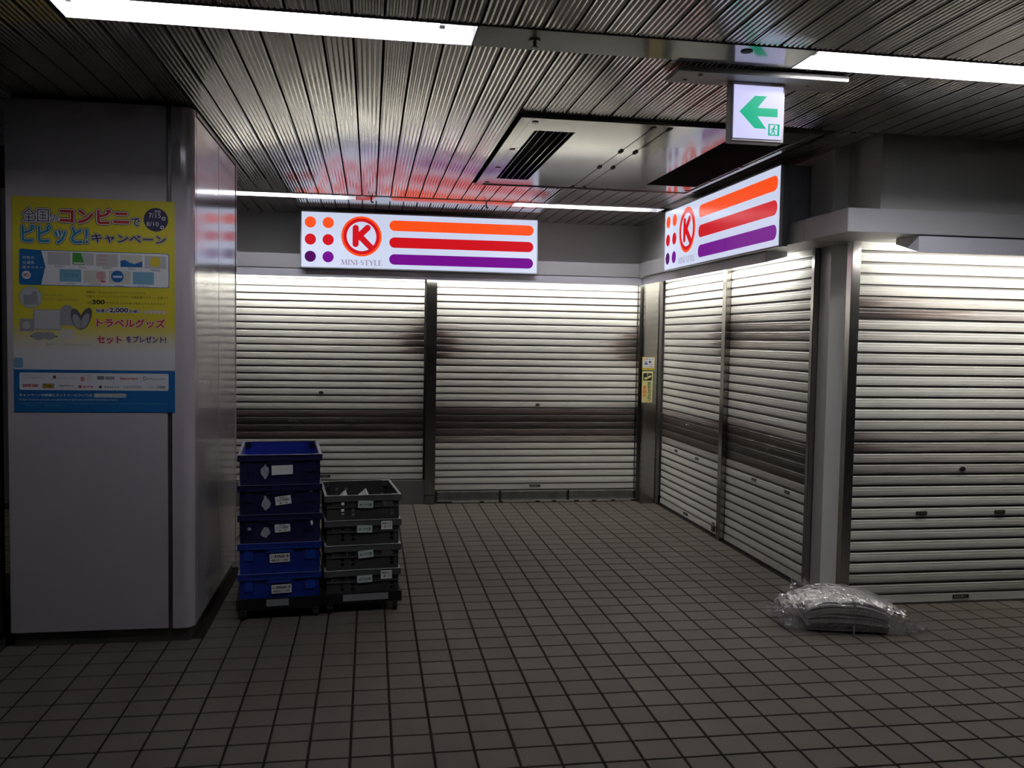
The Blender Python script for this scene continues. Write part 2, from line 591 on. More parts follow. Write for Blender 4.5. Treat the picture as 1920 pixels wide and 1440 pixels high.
def shutter(label, length, z0, z1, origin, rotz, material, soil, lock, slots, plate, plate_text=True):
    """built along local x with the face to local -y, then placed; soil(z) -> (band, smear)"""
    root = thing('roller_shutter', label, 'shutter', origin, rotz, 'closed roller shutters')
    me = slat_mb(length).mesh('slat', [material, GROOVE], fix=False)
    bar = 0.055
    z = z0 + bar
    n = 0
    while z < z1:
        o = link('slat', me, root, local=True)
        o.location = (0, 0, z)
        a, b = soil(z + SLAT / 2)
        o.color = (a, b, 0, 1)
        z += SLAT
    bmb = MB().prism([(-0.004, z0 + 0.012), (0.014, z0 + 0.012), (0.014, z0 + bar), (-0.002, z0 + bar)], 0, 0, length)
    b_ = part('bottom_bar', bmb, material, root, local=True)
    b_.color = (0.12, 0, 0, 1)
    part('floor_seal', MB().box(0, length, -0.006, 0.012, z0, z0 + 0.013), STEELD, root, local=True)
    if lock:
        x, zz = lock
        lk = part('lock', MB().prism([(x - 0.022, zz), (x - 0.010, zz - 0.012), (x + 0.012, zz - 0.012), (x + 0.024, zz), (x + 0.010, zz + 0.013), (x - 0.012, zz + 0.013)], 1, -0.010, 0.002), STEELB, root, local=True, bevel=0.002)
        part('keyhole', MB().tube((x, -0.0125, zz), (x, -0.009, zz), 0.006), DARK, lk, local=True)
    for x, zz in slots:
        s = part('finger_slot', MB().box(x - 0.036, x + 0.036, -0.0055, 0.0, zz - 0.011, zz + 0.011), STEELD, root, local=True, bevel=0.002)
        part('pull_lip', MB().box(x - 0.026, x + 0.026, -0.008, -0.0055, zz - 0.008, zz - 0.003), STEELB, s, local=True)
    if plate:
        x, zz = plate
        pl = part('maker_plate', MB().box(x - 0.052, x + 0.052, -0.0062, -0.003, zz - 0.011, zz + 0.011), DARK, root, local=True)
        t = MB()
        fit_text(t, 'シャッター', x - 0.044, zz - 0.007, x + 0.030, zz + 0.007, lambda u, w: (u, -0.0066, w), 0.02)
        part('lettering', t, WHITE, pl, local=True, fix=False)
    for x in (length * 0.40, length * 0.62):
        part('bolt', MB().tube((x, -0.008, z0 + 0.006), (x, -0.004, z0 + 0.006), 0.005, 8), STEELB, root, local=True)
    return root


def lerp_table(tab):
    def f(z):
        for (za, zb, a, b) in tab:
            if za <= z < zb:
                return a, b
        return 0.0, 0.0
    return f


SB = shutter_material('shutter_paint_back', 0, (0.15,), 0.24)
SB2 = shutter_material('shutter_paint_back_right', 0, (0.15, 2.12), 0.24)
SS = shutter_material('shutter_paint_side', 1, (2.74,), 0.22)
SS2 = shutter_material('shutter_paint_side_near', 1, (2.70,), 0.9)
SR = shutter_material('shutter_paint_near', 0, (2.30,), 0.42)
HALF = math.pi / 2
YB, XSD, YR = 4.37, 2.285, 1.045

soil_b = lerp_table([(0.50, 0.56, 0.10, 0), (0.56, 0.62, 0.42, 0.1), (0.62, 0.68, 0.62, 0.1), (0.68, 0.745, 0.78, 0.1), (0.745, 0.81, 0.80, 0.1), (0.81, 0.875, 0.66, 0.1), (0.875, 0.94, 0.10, 0.25), (1.26, 1.33, 0.04, 0.35), (1.33, 1.40, 0.05, 0.8), (1.40, 1.47, 0.05, 1.0), (1.47, 1.53, 0.05, 1.0), (1.53, 1.60, 0.02, 0.7), (1.60, 1.66, 0.02, 0.45)])
shutter('cream roller shutter on the far wall, partly behind the blue crates', 1.75, 0.215, 2.10, (-1.66, YB, 0), 0, SB, soil_b,
        (0.845, 1.003), [(0.602, 0.752), (1.093, 0.752)], (0.877, 0.256))
shutter('cream roller shutter on the far wall between the steel post and the corner pillar', 1.874, 0.110, 2.10, (0.20, YB, 0), 0, SB2, soil_b,
        (0.94, 0.903), [(0.705, 0.651), (1.191, 0.651)], (0.928, 0.150))
soil_s = lerp_table([(0.56, 0.63, 0.30, 0), (0.63, 0.70, 0.66, 0.1), (0.70, 0.76, 0.76, 0.1), (0.76, 0.83, 0.66, 0.1), (0.83, 0.90, 0.40, 0.2), (1.36, 1.42, 0.03, 0.35), (1.42, 1.49, 0.06, 0.8), (1.49, 1.55, 0.06, 0.95), (1.55, 1.62, 0.12, 1.0), (1.62, 1.69, 0.03, 0.55), (1.69, 1.76, 0.0, 0.3)])
soil_s2 = lerp_table([(0.56, 0.63, 0.30, 0), (0.63, 0.70, 0.66, 0.1), (0.70, 0.76, 0.80, 0.1), (0.76, 0.83, 0.80, 0.1), (0.83, 0.90, 0.62, 0.2), (0.90, 0.96, 0.25, 0.1), (1.30, 1.36, 0.03, 0.2), (1.36, 1.42, 0.03, 0.12), (1.42, 1.49, 0.04, 0.2), (1.49, 1.55, 0.10, 0.40), (1.55, 1.62, 0.24, 0.62), (1.62, 1.69, 0.05, 0.36), (1.69, 1.76, 0.02, 0.12)])
# side shutters face -x: local x runs towards -y
shutter('cream side roller shutter next to the corner pillar with stickers', 1.41, 0.0, 2.11, (XSD, 4.195, 0), -HALF, SS, soil_s,
        (0.627, 0.796), [(0.394, 0.546), (0.896, 0.546)], (0.672, 0.040))
shutter('cream side roller shutter with a brown grime band, nearer the wrapped papers', 1.25, 0.0, 2.11, (XSD, 2.695, 0), -HALF, SS2, soil_s2,
        (0.709, 0.796), [(0.492, 0.548), (0.990, 0.548)], None)
soil_r = lerp_table([(0.62, 0.70, 0.08, 0.1), (0.70, 0.77, 0.13, 0.12), (0.77, 0.83, 0.24, 0.15), (0.83, 0.90, 0.15, 0.15), (0.90, 0.965, 0.22, 0.35), (0.965, 1.03, 0.24, 0.25), (1.03, 1.09, 0.08, 0.1), (1.36, 1.43, 0.08, 0.1), (1.54, 1.60, 0.05, 0.25), (1.60, 1.665, 0.06, 0.25), (1.665, 1.73, 0.22, 0.92), (1.73, 1.79, 0.12, 0.50), (1.79, 1.82, 0.05, 0.2), (0.08, 0.20, 0.12, 0.1)])
shutter('cream roller shutter at the right edge facing the viewer behind the wrapped papers', 2.30, 0.0, 2.11, (2.3285, YR, 0), 0, SR, soil_r,
        (0.707, 0.795), [(0.459, 0.537), (0.967, 0.537)], (0.734, 0.038))

# guide posts and jambs
def post(label, mb_list, loc, group=None):
    r = thing('shutter_post', label, 'post', loc, 0, group)
    for n_, mb_, m_, bv in mb_list:
        part(n_, mb_, m_, r, bevel=bv)
    return r


post('steel guide post between the two far shutters', [
    ('upright', MB().box(0.106, 0.199, 4.305, 4.40, 0.085, 2.084), STEEL, 0.004),
    ('foot_cover', MB().box(0.108, 0.197, 4.300, 4.40, 0, 0.078), STEELD, 0.004),
    ('catch', MB().box(0.135, 0.170, 4.296, 4.305, 0.100, 0.112), STEELB, 0.002)], (0.15, 4.35, 0))
post('slim steel guide post between the two side shutters with a padlock at its foot', [
    ('upright', MB().box(2.245, 2.32, 2.700, 2.770, 0, 2.090), STEEL, 0.003),
    ('lock_body', MB().box(2.225, 2.246, 2.775, 2.82, 0.05, 0.095), STEELD, 0.004),
    ('lock_shackle', MB().tube((2.235, 2.782, 0.095), (2.235, 2.782, 0.118), 0.004).tube((2.235, 2.812, 0.095), (2.235, 2.812, 0.118), 0.004).tube((2.235, 2.782, 0.118), (2.235, 2.812, 0.118), 0.004), STEELB, 0)], (2.28, 2.735, 0))
post('steel edge rail where the nearer side shutter meets the painted pier', [
    ('upright', MB().box(2.262, 2.32, 1.407, 1.443, 0, 2.090), STEEL, 0.003)], (2.29, 1.43, 0))
post('polished steel jamb at the left edge of the near right shutter', [
    ('upright', MB().box(2.272, 2.327, 1.005, 1.06, 0, 2.092), STEELB, 0.003)], (2.30, 1.03, 0))
cp = post('wide steel corner pillar carrying two yellow stickers', [
    ('upright', MB().box(2.100, 2.232, 4.215, 4.42, 0, 2.090), STEEL, 0.004),
    ('edge_rail', MB().box(2.078, 2.099, 4.30, 4.40, 0, 2.084), STEEL, 0.002),
    ('side_rail', MB().box(2.234, 2.262, 4.196, 4.30, 0, 2.090), STEELD, 0.002)], (2.165, 4.31, 0))
pier = thing('wall_pier', 'grey and cream painted pier between the side shutters and the near shutter', 'pier', (2.34, 1.23, 0))
part('grey_panel', MB().box(2.298, 2.40, 1.262, 1.404, 0, 2.09), mat('pier_grey', (0.44, 0.415, 0.40), 0.45), pier, bevel=0.002)
part('cream_panel', MB().prism([(2.284, 1.260), (2.365, 1.064), (2.40, 1.064), (2.40, 1.260)], 2, 0, 2.09), mat('pier_cream', (0.92, 0.91, 0.86), 0.45), pier, bevel=0.002)

# ------------------------------------------------------------------ lamps hidden behind valances
def valance(label, axis, lip, tubec, rear, zb, zt, ends, loc, capped=False, gain=1.0):
    """runs along x (axis 0, shutter towards +y) or along y (axis 1, shutter towards +x)"""
    r = thing('lamp_valance', label, 'light fixture', loc)
    tm_ = mat('tube_valance_%.2f' % gain, (0.9, 0.9, 0.9), 0.4, emit=(1.0, 0.98, 0.90), estr=L_VALANCE * gain)
    def bx(a0, a1, d0, d1, z0, z1):
        return MB().box(a0, a1, d0, d1, z0, z1) if axis == 0 else MB().box(d0, d1, a0, a1, z0, z1)
    part('top_plate', bx(ends[0], ends[-1], lip, rear, zt - 0.004, zt), REFLECTOR, r)
    for a, b in zip(ends[:-1], ends[1:]):
        part('front_cover', bx(a, b - 0.0002, lip, lip + 0.004, zb, zt), VALANCE, r)
        p, q = ((a + 0.03, tubec[0], tubec[1]), (b - 0.03, tubec[0], tubec[1]))
        if axis == 1:
            p, q = (p[1], p[0], p[2]), (q[1], q[0], q[2])
        part('tube', MB().tube(p, q, 0.0125, 12), tm_, r, smooth=False)
    if capped:
        a = ends[0]
        prof = [(lip, zb), (lip, zt), (rear, zt), (rear, zt - 0.03)]
        part('end_cap', MB().prism(prof, axis, a - 0.004, a), VALANCE, r)
    return r


valance('grey lamp valance above the far shutters, below the lit sign', 0, 4.206, (4.236, 2.052), 4.30, 2.012, 2.083,
        [-1.70, -0.45, 0.82, 2.072], (0.2, 4.25, 2.01))
valance('grey lamp valance above the side shutters, below the slanting lit sign', 1, 2.070, (2.110, 2.058), 2.215, 2.020, 2.089,
        [1.68, 2.95, 4.206], (2.15, 2.9, 2.02), True, 0.78)
valance('grey lamp valance at the right edge above the near shutter', 0, 0.655, (0.715, 2.056), 0.86, 2.002, 2.091,
        [2.447, 3.70, 4.60], (3.5, 0.75, 2.0), True, 1.25)

# ------------------------------------------------------------------ ceiling lights and blank covers
def trough(label, x0, x1, y0, y1, tube_mat, group='recessed ceiling tube lights'):
    r = thing('ceiling_light', label, 'ceiling light', ((x0 + x1) / 2, (y0 + y1) / 2, ZC), 0, group)
    zt = ZC + 0.095
    t = 0.004
    mb = MB()
    mb.box(x0, x1, y0, y0 + t, ZC - 0.004, zt).box(x0, x1, y1 - t, y1, ZC - 0.004, zt)
    mb.box(x0, x0 + t, y0, y1, ZC - 0.004, zt).box(x1 - t, x1, y0, y1, ZC - 0.004, zt)
    mb.box(x0, x1, y0, y1, zt, zt + t)
    part('housing', mb, REFLECTOR, r)
    ym = (y0 + y1) / 2
    zc = ZC + 0.040
    part('tube', MB().tube((x0 + 0.05, ym, zc), (x1 - 0.13, ym, zc), 0.014, 16), tube_mat, r)
    for x in (x0 + 0.03, x1 - 0.13):
        part('lamp_holder', MB().box(x, x + 0.02, ym - 0.018, ym + 0.018, zc - 0.02, zt), WHITE, r)
    return r


trough('long lit tube light crossing the ceiling at upper left', -1.44, -0.026, -0.487, -0.275, TUBE_N)
trough('lit tube light running off the right edge at upper right', 1.238, 2.60, -0.487, -0.275, TUBE_N)
trough('far lit tube light beside the column, left of the red reflection', -1.75, -0.506, 3.432, 3.626, TUBE_F)
trough('far lit tube light near the side sign, right of the red reflection', 0.742, 2.00, 3.432, 3.626, TUBE_F)


def cover(label, x0, x1, y0, y1, sprinkler=None, hooks=()):
    r = thing('light_cover', label, 'ceiling panel', ((x0 + x1) / 2, (y0 + y1) / 2, ZC), 0, 'blank covers between the tube lights')
    part('plate', MB().box(x0, x1, y0, y1, ZC - 0.003, ZC + 0.006), COVER, r)
    if sprinkler:
        x, y = sprinkler
        part('sprinkler', MB().tube((x, y, ZC - 0.010), (x, y, ZC - 0.003), 0.022, 16).tube((x, y, ZC - 0.028), (x, y, ZC - 0.010), 0.007, 10).tube((x, y, ZC - 0.032), (x, y, ZC - 0.028), 0.014, 12), STEELD, r)
    for x, y in hooks:
        part('hook', MB().tube((x, y, ZC - 0.035), (x, y, ZC - 0.003), 0.006, 8).tube((x, y, ZC - 0.035), (x + 0.018, y, ZC - 0.035), 0.006, 8), STEELD, r)
    return r


cover('glossy blank ceiling cover above the exit sign with a sprinkler', -0.024, 1.236, -0.487, -0.275, (0.19, -0.385))
cover('glossy blank cover reflecting red between the far tube lights', -0.504, 0.740, 3.432, 3.626, None, ((-0.39, 3.50), (0.53, 3.55)))
part('smoke_hole', MB().tube((0.985, -0.43, ZC - 0.006), (0.985, -0.43, ZC - 0.003), 0.022, 16), DARK, bpy.data.objects['light_cover'])

# ------------------------------------------------------------------ ceiling air conditioner
ac = thing('ceiling_air_conditioner', 'large flush ceiling air conditioner panel with black grilles', 'air conditioner', (1.1, 1.65, ZC))
ACP = mat('ac_paint', (0.31, 0.30, 0.268), 0.11, metal=0.35, bump=(3.0, 0.12))
z0 = ZC - 0.012
X0, X1, Y0, Y1 = 0.325, 1.888, 0.672, 2.615
gl = (0.440, 0.655, 0.945, 2.355)
gr2 = (1.485, 1.845, 0.945, 2.340)
def ring(mb, x0, x1, y0, y1, hx0, hx1, hy0, hy1, za, zb):
    mb.box(x0, hx0, y0, y1, za, zb).box(hx1, x1, y0, y1, za, zb).box(hx0, hx1, y0, hy0, za, zb).box(hx0, hx1, hy1, y1, za, zb)
part('outer_frame', (lambda m: (ring(m, X0, X1, Y0, Y1, 0.375, 1.86, 0.70, 2.590, z0 - 0.006, ZC + 0.01), m)[1])(MB()), ACP, ac)
mb = MB()
ring(mb, 0.380, 1.010, 0.705, 2.585, *gl, z0, z0 + 0.006)
part('outlet_plate', mb, ACP, ac)
part('centre_strip', MB().box(1.016, 1.094, 0.705, 2.585, z0, z0 + 0.006), ACP, ac)
mb = MB()
ring(mb, 1.100, 1.856, 0.705, 2.585, *gr2, z0, z0 + 0.006)
part('intake_plate', mb, ACP, ac)
part('duct', MB().box(X0 + 0.02, X1 - 0.02, Y0 + 0.02, Y1 - 0.02, ZC + 0.06, ZC + 0.07), BACKING, ac)
for k in range(5):
    x = gl[0] + 0.020 + k * 0.042
    part('louvre', MB().prism([(x, z0 + 0.004), (x + 0.003, z0 + 0.002), (x + 0.012, z0 + 0.030), (x + 0.009, z0 + 0.032)], 1, gl[2], gl[3]), ACP, ac)
BLACK = mat('grille_black', (0.004, 0.0035, 0.0035), 0.9, spec=0.05)
n = 26
mb = MB()
for k in range(n):
    x = gr2[0] + (gr2[1] - gr2[0]) * (k + 0.3) / n
    mb.box(x, x + 0.005, gr2[2], gr2[3], z0 + 0.001, z0 + 0.012)
part('intake_bars', mb, BLACK, ac)
part('filter', MB().box(gr2[0], gr2[1], gr2[2], gr2[3], z0 + 0.016, z0 + 0.020), BLACK, ac)
for y in (0.75, 1.33, 1.80, 2.55):
    for x in (1.012, 1.098):
        part('clip', MB().box(x - 0.008, x + 0.008, y - 0.03, y + 0.03, z0 - 0.008, z0 + 0.001), DARK, ac)
for x, y in ((0.41, 0.77), (0.40, 1.42), (0.40, 1.98), (0.40, 2.52), (1.83, 0.85), (1.853, 1.6), (1.852, 2.1), (1.84, 2.5)):
    part('screw_cap', MB().tube((x, y, z0 - 0.004), (x, y, z0 + 0.001), 0.016, 14), STEELD, ac)

# ------------------------------------------------------------------ exit sign
EW = mat('exit_white', (0.12, 0.12, 0.13), 0.4, spec=0.2, emit=(0.56, 0.56, 0.88), estr=1.0)
EG = mat('exit_green', (0.0, 0.05, 0.03), 0.4, spec=0.2, emit=(0.0, 0.40, 0.215), estr=1.0)
ex = thing('exit_sign', 'hanging lit exit sign with a green arrow pointing left', 'exit sign', (1.165, -0.13, 2.33))
SO = Vector((1.059, -0.150, 2.345))
FR = mat('exit_frame', (0.50, 0.48, 0.48), 0.4)
part('casing', MB().box(1.050, 1.279, -0.148, -0.092, 2.332, 2.572), FR, ex, bevel=0.003)
part('ceiling_plate', MB().box(0.792, 1.512, -0.235, -0.070, 2.572, 2.594), mat('exit_plate', (0.55, 0.53, 0.49), 0.45), ex, bevel=0.003)
for x, y in ((0.86, -0.12), (0.90, -0.19), (1.38, -0.14)):
    part('plate_screw', MB().tube((x, y, 2.568), (x, y, 2.573), 0.008, 10), STEELD, ex)
face = part('lit_face', MB().box(SO.x, SO.x + 0.211, -0.1515, -0.147, SO.z, SO.z + 0.212), EW, ex)
part('yellow_tab', MB().box(1.215, 1.262, -0.150, -0.1475, 2.560, 2.570), mat('exit_tab', (0.45, 0.40, 0.12), 0.4), ex)
pl = lambda u, w: (SO.x + u, -0.1522, SO.z + w)
mb = MB()
mb.poly([pl(*q) for q in [(0.024, 0.106), (0.089, 0.172), (0.141, 0.172), (0.102, 0.124), (0.189, 0.124), (0.189, 0.090), (0.102, 0.090), (0.141, 0.041), (0.091, 0.041)]])
part('arrow', mb, EG, face, fix=False)
mb = MB()
def bxp(x0, y0, x1, y1):
    mb.poly([pl(x0, y0), pl(x1, y0), pl(x1, y1), pl(x0, y1)])
bxp(0.150, 0.015, 0.199, 0.020); bxp(0.150, 0.058, 0.199, 0.062); bxp(0.150, 0.015, 0.157, 0.062); bxp(0.190, 0.015, 0.199, 0.062)
mb.poly([pl(*q) for q in disc(0.177, 0.053, 0.0038, 14)])
for a, b, w in (((0.175, 0.047), (0.171, 0.034), 0.0036), ((0.174, 0.046), (0.165, 0.042), 0.0018), ((0.165, 0.042), (0.162, 0.036), 0.0017), ((0.175, 0.045), (0.182, 0.040), 0.0018), ((0.182, 0.040), (0.187, 0.042), 0.0016),
                ((0.171, 0.034), (0.178, 0.029), 0.0023), ((0.178, 0.029), (0.177, 0.021), 0.0021), ((0.170, 0.034), (0.167, 0.026), 0.0023), ((0.167, 0.026), (0.160, 0.022), 0.0020)):
    mb.poly([pl(*q) for q in capsule(a, b, w, 6)])
part('running_figure', mb, EG, face, fix=False)
# ------------------------------------------------------------------ lit shop signs
SIGN_W = mat('sign_white', (0.3, 0.3, 0.32), 0.22, spec=0.15, emit=(0.56, 0.62, 0.80), estr=1.0)
SIGN_O = mat('sign_orange', tuple(0.25 * q for q in (0.6, 0.12, 0.04)), 0.22, spec=0.15, emit=(1.0, 0.085, 0.012), estr=0.95)
SIGN_R = mat('sign_red', tuple(0.25 * q for q in (0.4, 0.02, 0.03)), 0.22, spec=0.15, emit=(0.62, 0.008, 0.014), estr=0.95)
SIGN_P = mat('sign_purple', tuple(0.25 * q for q in (0.15, 0.01, 0.2)), 0.22, spec=0.15, emit=(0.17, 0.006, 0.26), estr=0.95)
SIGN_D = mat('sign_dark_purple', tuple(0.25 * q for q in (0.08, 0.01, 0.1)), 0.22, spec=0.15, emit=(0.075, 0.004, 0.10), estr=0.95)
SIGN_T = mat('sign_lettering', (0.2, 0.15, 0.22), 0.4, emit=(0.15, 0.09, 0.15), estr=1.0)
SIGNBOX = mat('sign_casing', (0.20, 0.20, 0.23), 0.35, metal=0.4)
SIGNFR = mat('sign_frame', (0.62, 0.64, 0.68), 0.35)


def serif_text(mb, s, x0, y0, x1, y1, place):
    """roman capitals with thick and thin strokes and small serifs"""
    TK, TN, SE = 0.13, 0.05, 0.045
    def stroke(a, b, w):
        d = Vector((b[0] - a[0], b[1] - a[1]))
        n = Vector((-d.y, d.x)).normalized() * w / 2
        return [(a[0] + n.x, a[1] + n.y), (a[0] - n.x, a[1] - n.y), (b[0] - n.x, b[1] - n.y), (b[0] + n.x, b[1] + n.y)]
    def bar(xa, ya, xb, yb):
        return [(xa, ya), (xb, ya), (xb, yb), (xa, yb)]
    def ser(cx, y, w=0.30):
        return bar(cx - w / 2, y, cx + w / 2, y + SE)
    G = {
        'I': (0.36, [bar(0.115, 0, 0.245, 1), ser(0.18, 0, 0.32), ser(0.18, 1 - SE, 0.32)]),
        'M': (1.16, [stroke((0.17, 0), (0.24, 1), TN), stroke((0.24, 1), (0.56, 0), TK), stroke((0.56, 0), (0.88, 1), TN), stroke((0.90, 1), (0.98, 0), TK), ser(0.16, 0), ser(0.98, 0, 0.34), ser(0.20, 1 - SE, 0.24), ser(0.92, 1 - SE, 0.22)]),
        'N': (0.98, [bar(0.15, 0, 0.20, 1), stroke((0.18, 0.97), (0.80, 0.03), TK), bar(0.78, 0, 0.83, 1), ser(0.175, 0), ser(0.16, 1 - SE, 0.24), ser(0.805, 1 - SE)]),
        '-': (0.40, [bar(0.06, 0.36, 0.34, 0.42)]),
        'T': (0.82, [bar(0.345, 0, 0.475, 1), bar(0.05, 0.945, 0.77, 1), ser(0.41, 0, 0.34), bar(0.05, 0.80, 0.09, 1), bar(0.73, 0.80, 0.77, 1)]),
        'Y': (0.84, [bar(0.36, 0, 0.49, 0.46), stroke((0.10, 1), (0.42, 0.42), TK), stroke((0.76, 1), (0.45, 0.42), TN), ser(0.425, 0, 0.34), ser(0.11, 1 - SE, 0.26), ser(0.75, 1 - SE, 0.22)]),
        'L': (0.68, [bar(0.115, 0, 0.245, 1), bar(0.06, 0, 0.62, 0.055), bar(0.58, 0, 0.62, 0.20), ser(0.18, 1 - SE, 0.32)]),
        'E': (0.70, [bar(0.115, 0, 0.245, 1), bar(0.06, 0, 0.62, 0.055), bar(0.06, 0.945, 0.60, 1), bar(0.2, 0.49, 0.50, 0.54), bar(0.58, 0, 0.62, 0.19), bar(0.56, 0.82, 0.60, 1), bar(0.47, 0.42, 0.50, 0.61)]),
    }
    sp = [(0.53, 0.80), (0.50, 0.92), (0.36, 0.975), (0.20, 0.92), (0.13, 0.77), (0.20, 0.62), (0.36, 0.52), (0.50, 0.40), (0.56, 0.24), (0.47, 0.08), (0.30, 0.025), (0.14, 0.09), (0.10, 0.22)]
    sw = [0.03, 0.05, 0.06, 0.08, 0.10, 0.12, 0.14, 0.12, 0.10, 0.08, 0.06, 0.05, 0.03]
    G['S'] = (0.66, [stroke(sp[k], sp[k + 1], (sw[k] + sw[k + 1]) / 2) for k in range(len(sp) - 1)])
    tot = sum(G[c][0] for c in s)
    sx, sy = (x1 - x0) / tot, (y1 - y0)
    x = 0
    for c in s:
        w, polys = G[c]
        for q in polys:
            mb.poly([place(x0 + (x + p[0]) * sx, y0 + p[1] * sy) for p in q])
        x += w


def shop_sign(label, place, boxes, loc):
    """place(u, v, d): u to the right, v up, d out of the face"""
    r = thing('shop_sign', label, 'sign', loc, 0, 'backlit striped shop signs')
    part('casing', boxes[0], SIGNBOX, r, bevel=0.003)
    part('frame', boxes[1], SIGNFR, r)
    W, H = 2.06, 0.485
    a = 0.008
    f = MB().hexa([place(*q, 0.0) for q in ((a, a), (W - a, a), (W - a, H - a), (a, H - a))], [place(*q, 0.002) for q in ((a, a), (W - a, a), (W - a, H - a), (a, H - a))])
    face_ = part('lit_face', f, SIGN_W, r)
    P1 = lambda pts, d=0.0028: [place(u, v, d) for u, v in pts]
    for (u, v, m_) in ((0.083, 0.389, SIGN_O), (0.232, 0.389, SIGN_O), (0.083, 0.244, SIGN_R), (0.232, 0.244, SIGN_R), (0.083, 0.098, SIGN_D), (0.232, 0.098, SIGN_P)):
        part('dot', MB().poly(P1(disc(u, v, 0.047))), m_, face_, fix=False)
    cu, cv = 0.513, 0.281
    part('logo_rim', MB().poly(P1(disc(cu, cv, 0.171, 64))), SIGN_O, face_, fix=False)
    part('logo_ring', MB().poly(P1(disc(cu, cv, 0.153, 64), 0.0034)), SIGN_R, face_, fix=False)
    part('logo_field', MB().poly(P1(disc(cu, cv, 0.1255, 64), 0.0040)), SIGN_W, face_, fix=False)
    kmb = MB()
    for p, q, rr in (((0.463, 0.352), (0.463, 0.214), 0.026), ((0.564, 0.356), (0.478, 0.270), 0.026), ((0.480, 0.300), (0.596, 0.186), 0.026)):
        kmb.poly(P1(capsule(p, q, rr), 0.0046))
    kmb.poly(P1([(0.463, 0.24), (0.51, 0.25), (0.50, 0.31), (0.463, 0.32)], 0.0046))
    part('logo_letter', kmb, SIGN_R, face_, fix=False)
    for v, m_ in ((0.383, SIGN_O), (0.238, SIGN_R), (0.093, SIGN_P)):
        part('stripe', MB().poly(P1(pill(0.750, 2.017, v, 0.045))), m_, face_, fix=False)
    t = MB()
    serif_text(t, 'MINI-STYLE', 0.338, 0.036, 0.690, 0.080, lambda u, v: place(u, v, 0.0028))
    part('lettering', t, SIGN_T, face_, fix=False)
    return r


def frame_boxes(a0, a1, f0, f1, z0, z1, axis):
    mb = MB()
    t = 0.010
    for q in ((a0, a1, z0, z0 + t), (a0, a1, z1 - t, z1), (a0, a0 + t, z0, z1), (a1 - t, a1, z0, z1)):
        if axis == 0:
            mb.box(q[0], q[1], f0, f1, q[2], q[3])
        else:
            mb.box(f0, f1, q[0], q[1], q[2], q[3])
    return mb


BX, BY, BZ = -0.983, 4.15, 2.084
shop_sign('wide backlit sign with stripes and logo on the far wall', lambda u, v, d: (BX + u, BY - d, BZ + v),
          [MB().box(BX + 0.004, BX + 2.056, BY + 0.001, BY + 0.05, BZ + 0.004, BZ + 0.481), frame_boxes(BX, BX + 2.06, BY - 0.004, BY + 0.012, BZ, BZ + 0.485, 0)], (BX + 1.03, BY, BZ))
SX, SY, SZ = 1.98, 3.358, 2.077
shop_sign('backlit striped sign seen at an angle above the side shutters', lambda u, v, d: (SX - d, SY - u, SZ + v),
          [MB().box(SX + 0.001, SX + 0.049, SY - 2.056, SY - 0.004, SZ + 0.004, SZ + 0.481), frame_boxes(SY - 2.06, SY, SX - 0.004, SX + 0.012, SZ, SZ + 0.485, 1)], (SX, SY - 1.03, SZ))
for o_, mbx in ((bpy.data.objects['shop_sign'], [MB().box(BX + 0.3, BX + 0.4, BY + 0.05, 4.60, BZ + 0.30, BZ + 0.36), MB().box(BX + 1.65, BX + 1.75, BY + 0.05, 4.60, BZ + 0.30, BZ + 0.36)]),
                (bpy.data.objects['shop_sign.001'], [MB().box(SX + 0.049, 2.17, SY - 2.05, SY - 1.98, SZ + 0.14, SZ + 0.478), MB().box(SX + 0.049, 2.17, SY - 0.4, SY - 0.33, SZ + 0.14, SZ + 0.478)])):
    for mb_ in mbx:
        part('bracket', mb_, SIGNBOX, o_, bevel=0.002)

# ------------------------------------------------------------------ campaign poster on the column
po = thing('campaign_poster', 'yellow and blue Japanese convenience store campaign poster on the column', 'poster', (-1.68, YF - 0.002, 1.13))
PL, PR, PB, PT = -2.036, -1.316, 1.128, 2.135
YP = YF - 0.0015


def flat(name, color, rough=0.45):
    return mat('print_' + name, color, rough)


def yellow_print():
    m = bpy.data.materials.new('print_sheet')
    m.use_nodes = True
    nt = m.node_tree
    b = nt.nodes['Principled BSDF']
    g = nt.nodes.new('ShaderNodeNewGeometry')
    sp = nt.nodes.new('ShaderNodeSeparateXYZ')
    nt.links.new(g.outputs['Position'], sp.inputs[0])
    mr = nt.nodes.new('ShaderNodeMapRange')
    mr.interpolation_type = 'SMOOTHSTEP'
    mr.inputs['From Min'].default_value = 1.40
    mr.inputs['From Max'].default_value = 1.56
    nt.links.new(sp.outputs[2], mr.inputs['Value'])
    mx = nt.nodes.new('ShaderNodeMix')
    mx.data_type = 'RGBA'
    mx.inputs[6].default_value = (0.50, 0.49, 0.51, 1)
    mx.inputs[7].default_value = (0.46, 0.40, 0.025, 1)
    nt.links.new(mr.outputs[0], mx.inputs[0])
    nt.links.new(mx.outputs[2], b.inputs['Base Color'])
    b.inputs['Roughness'].default_value = 0.4
    return m


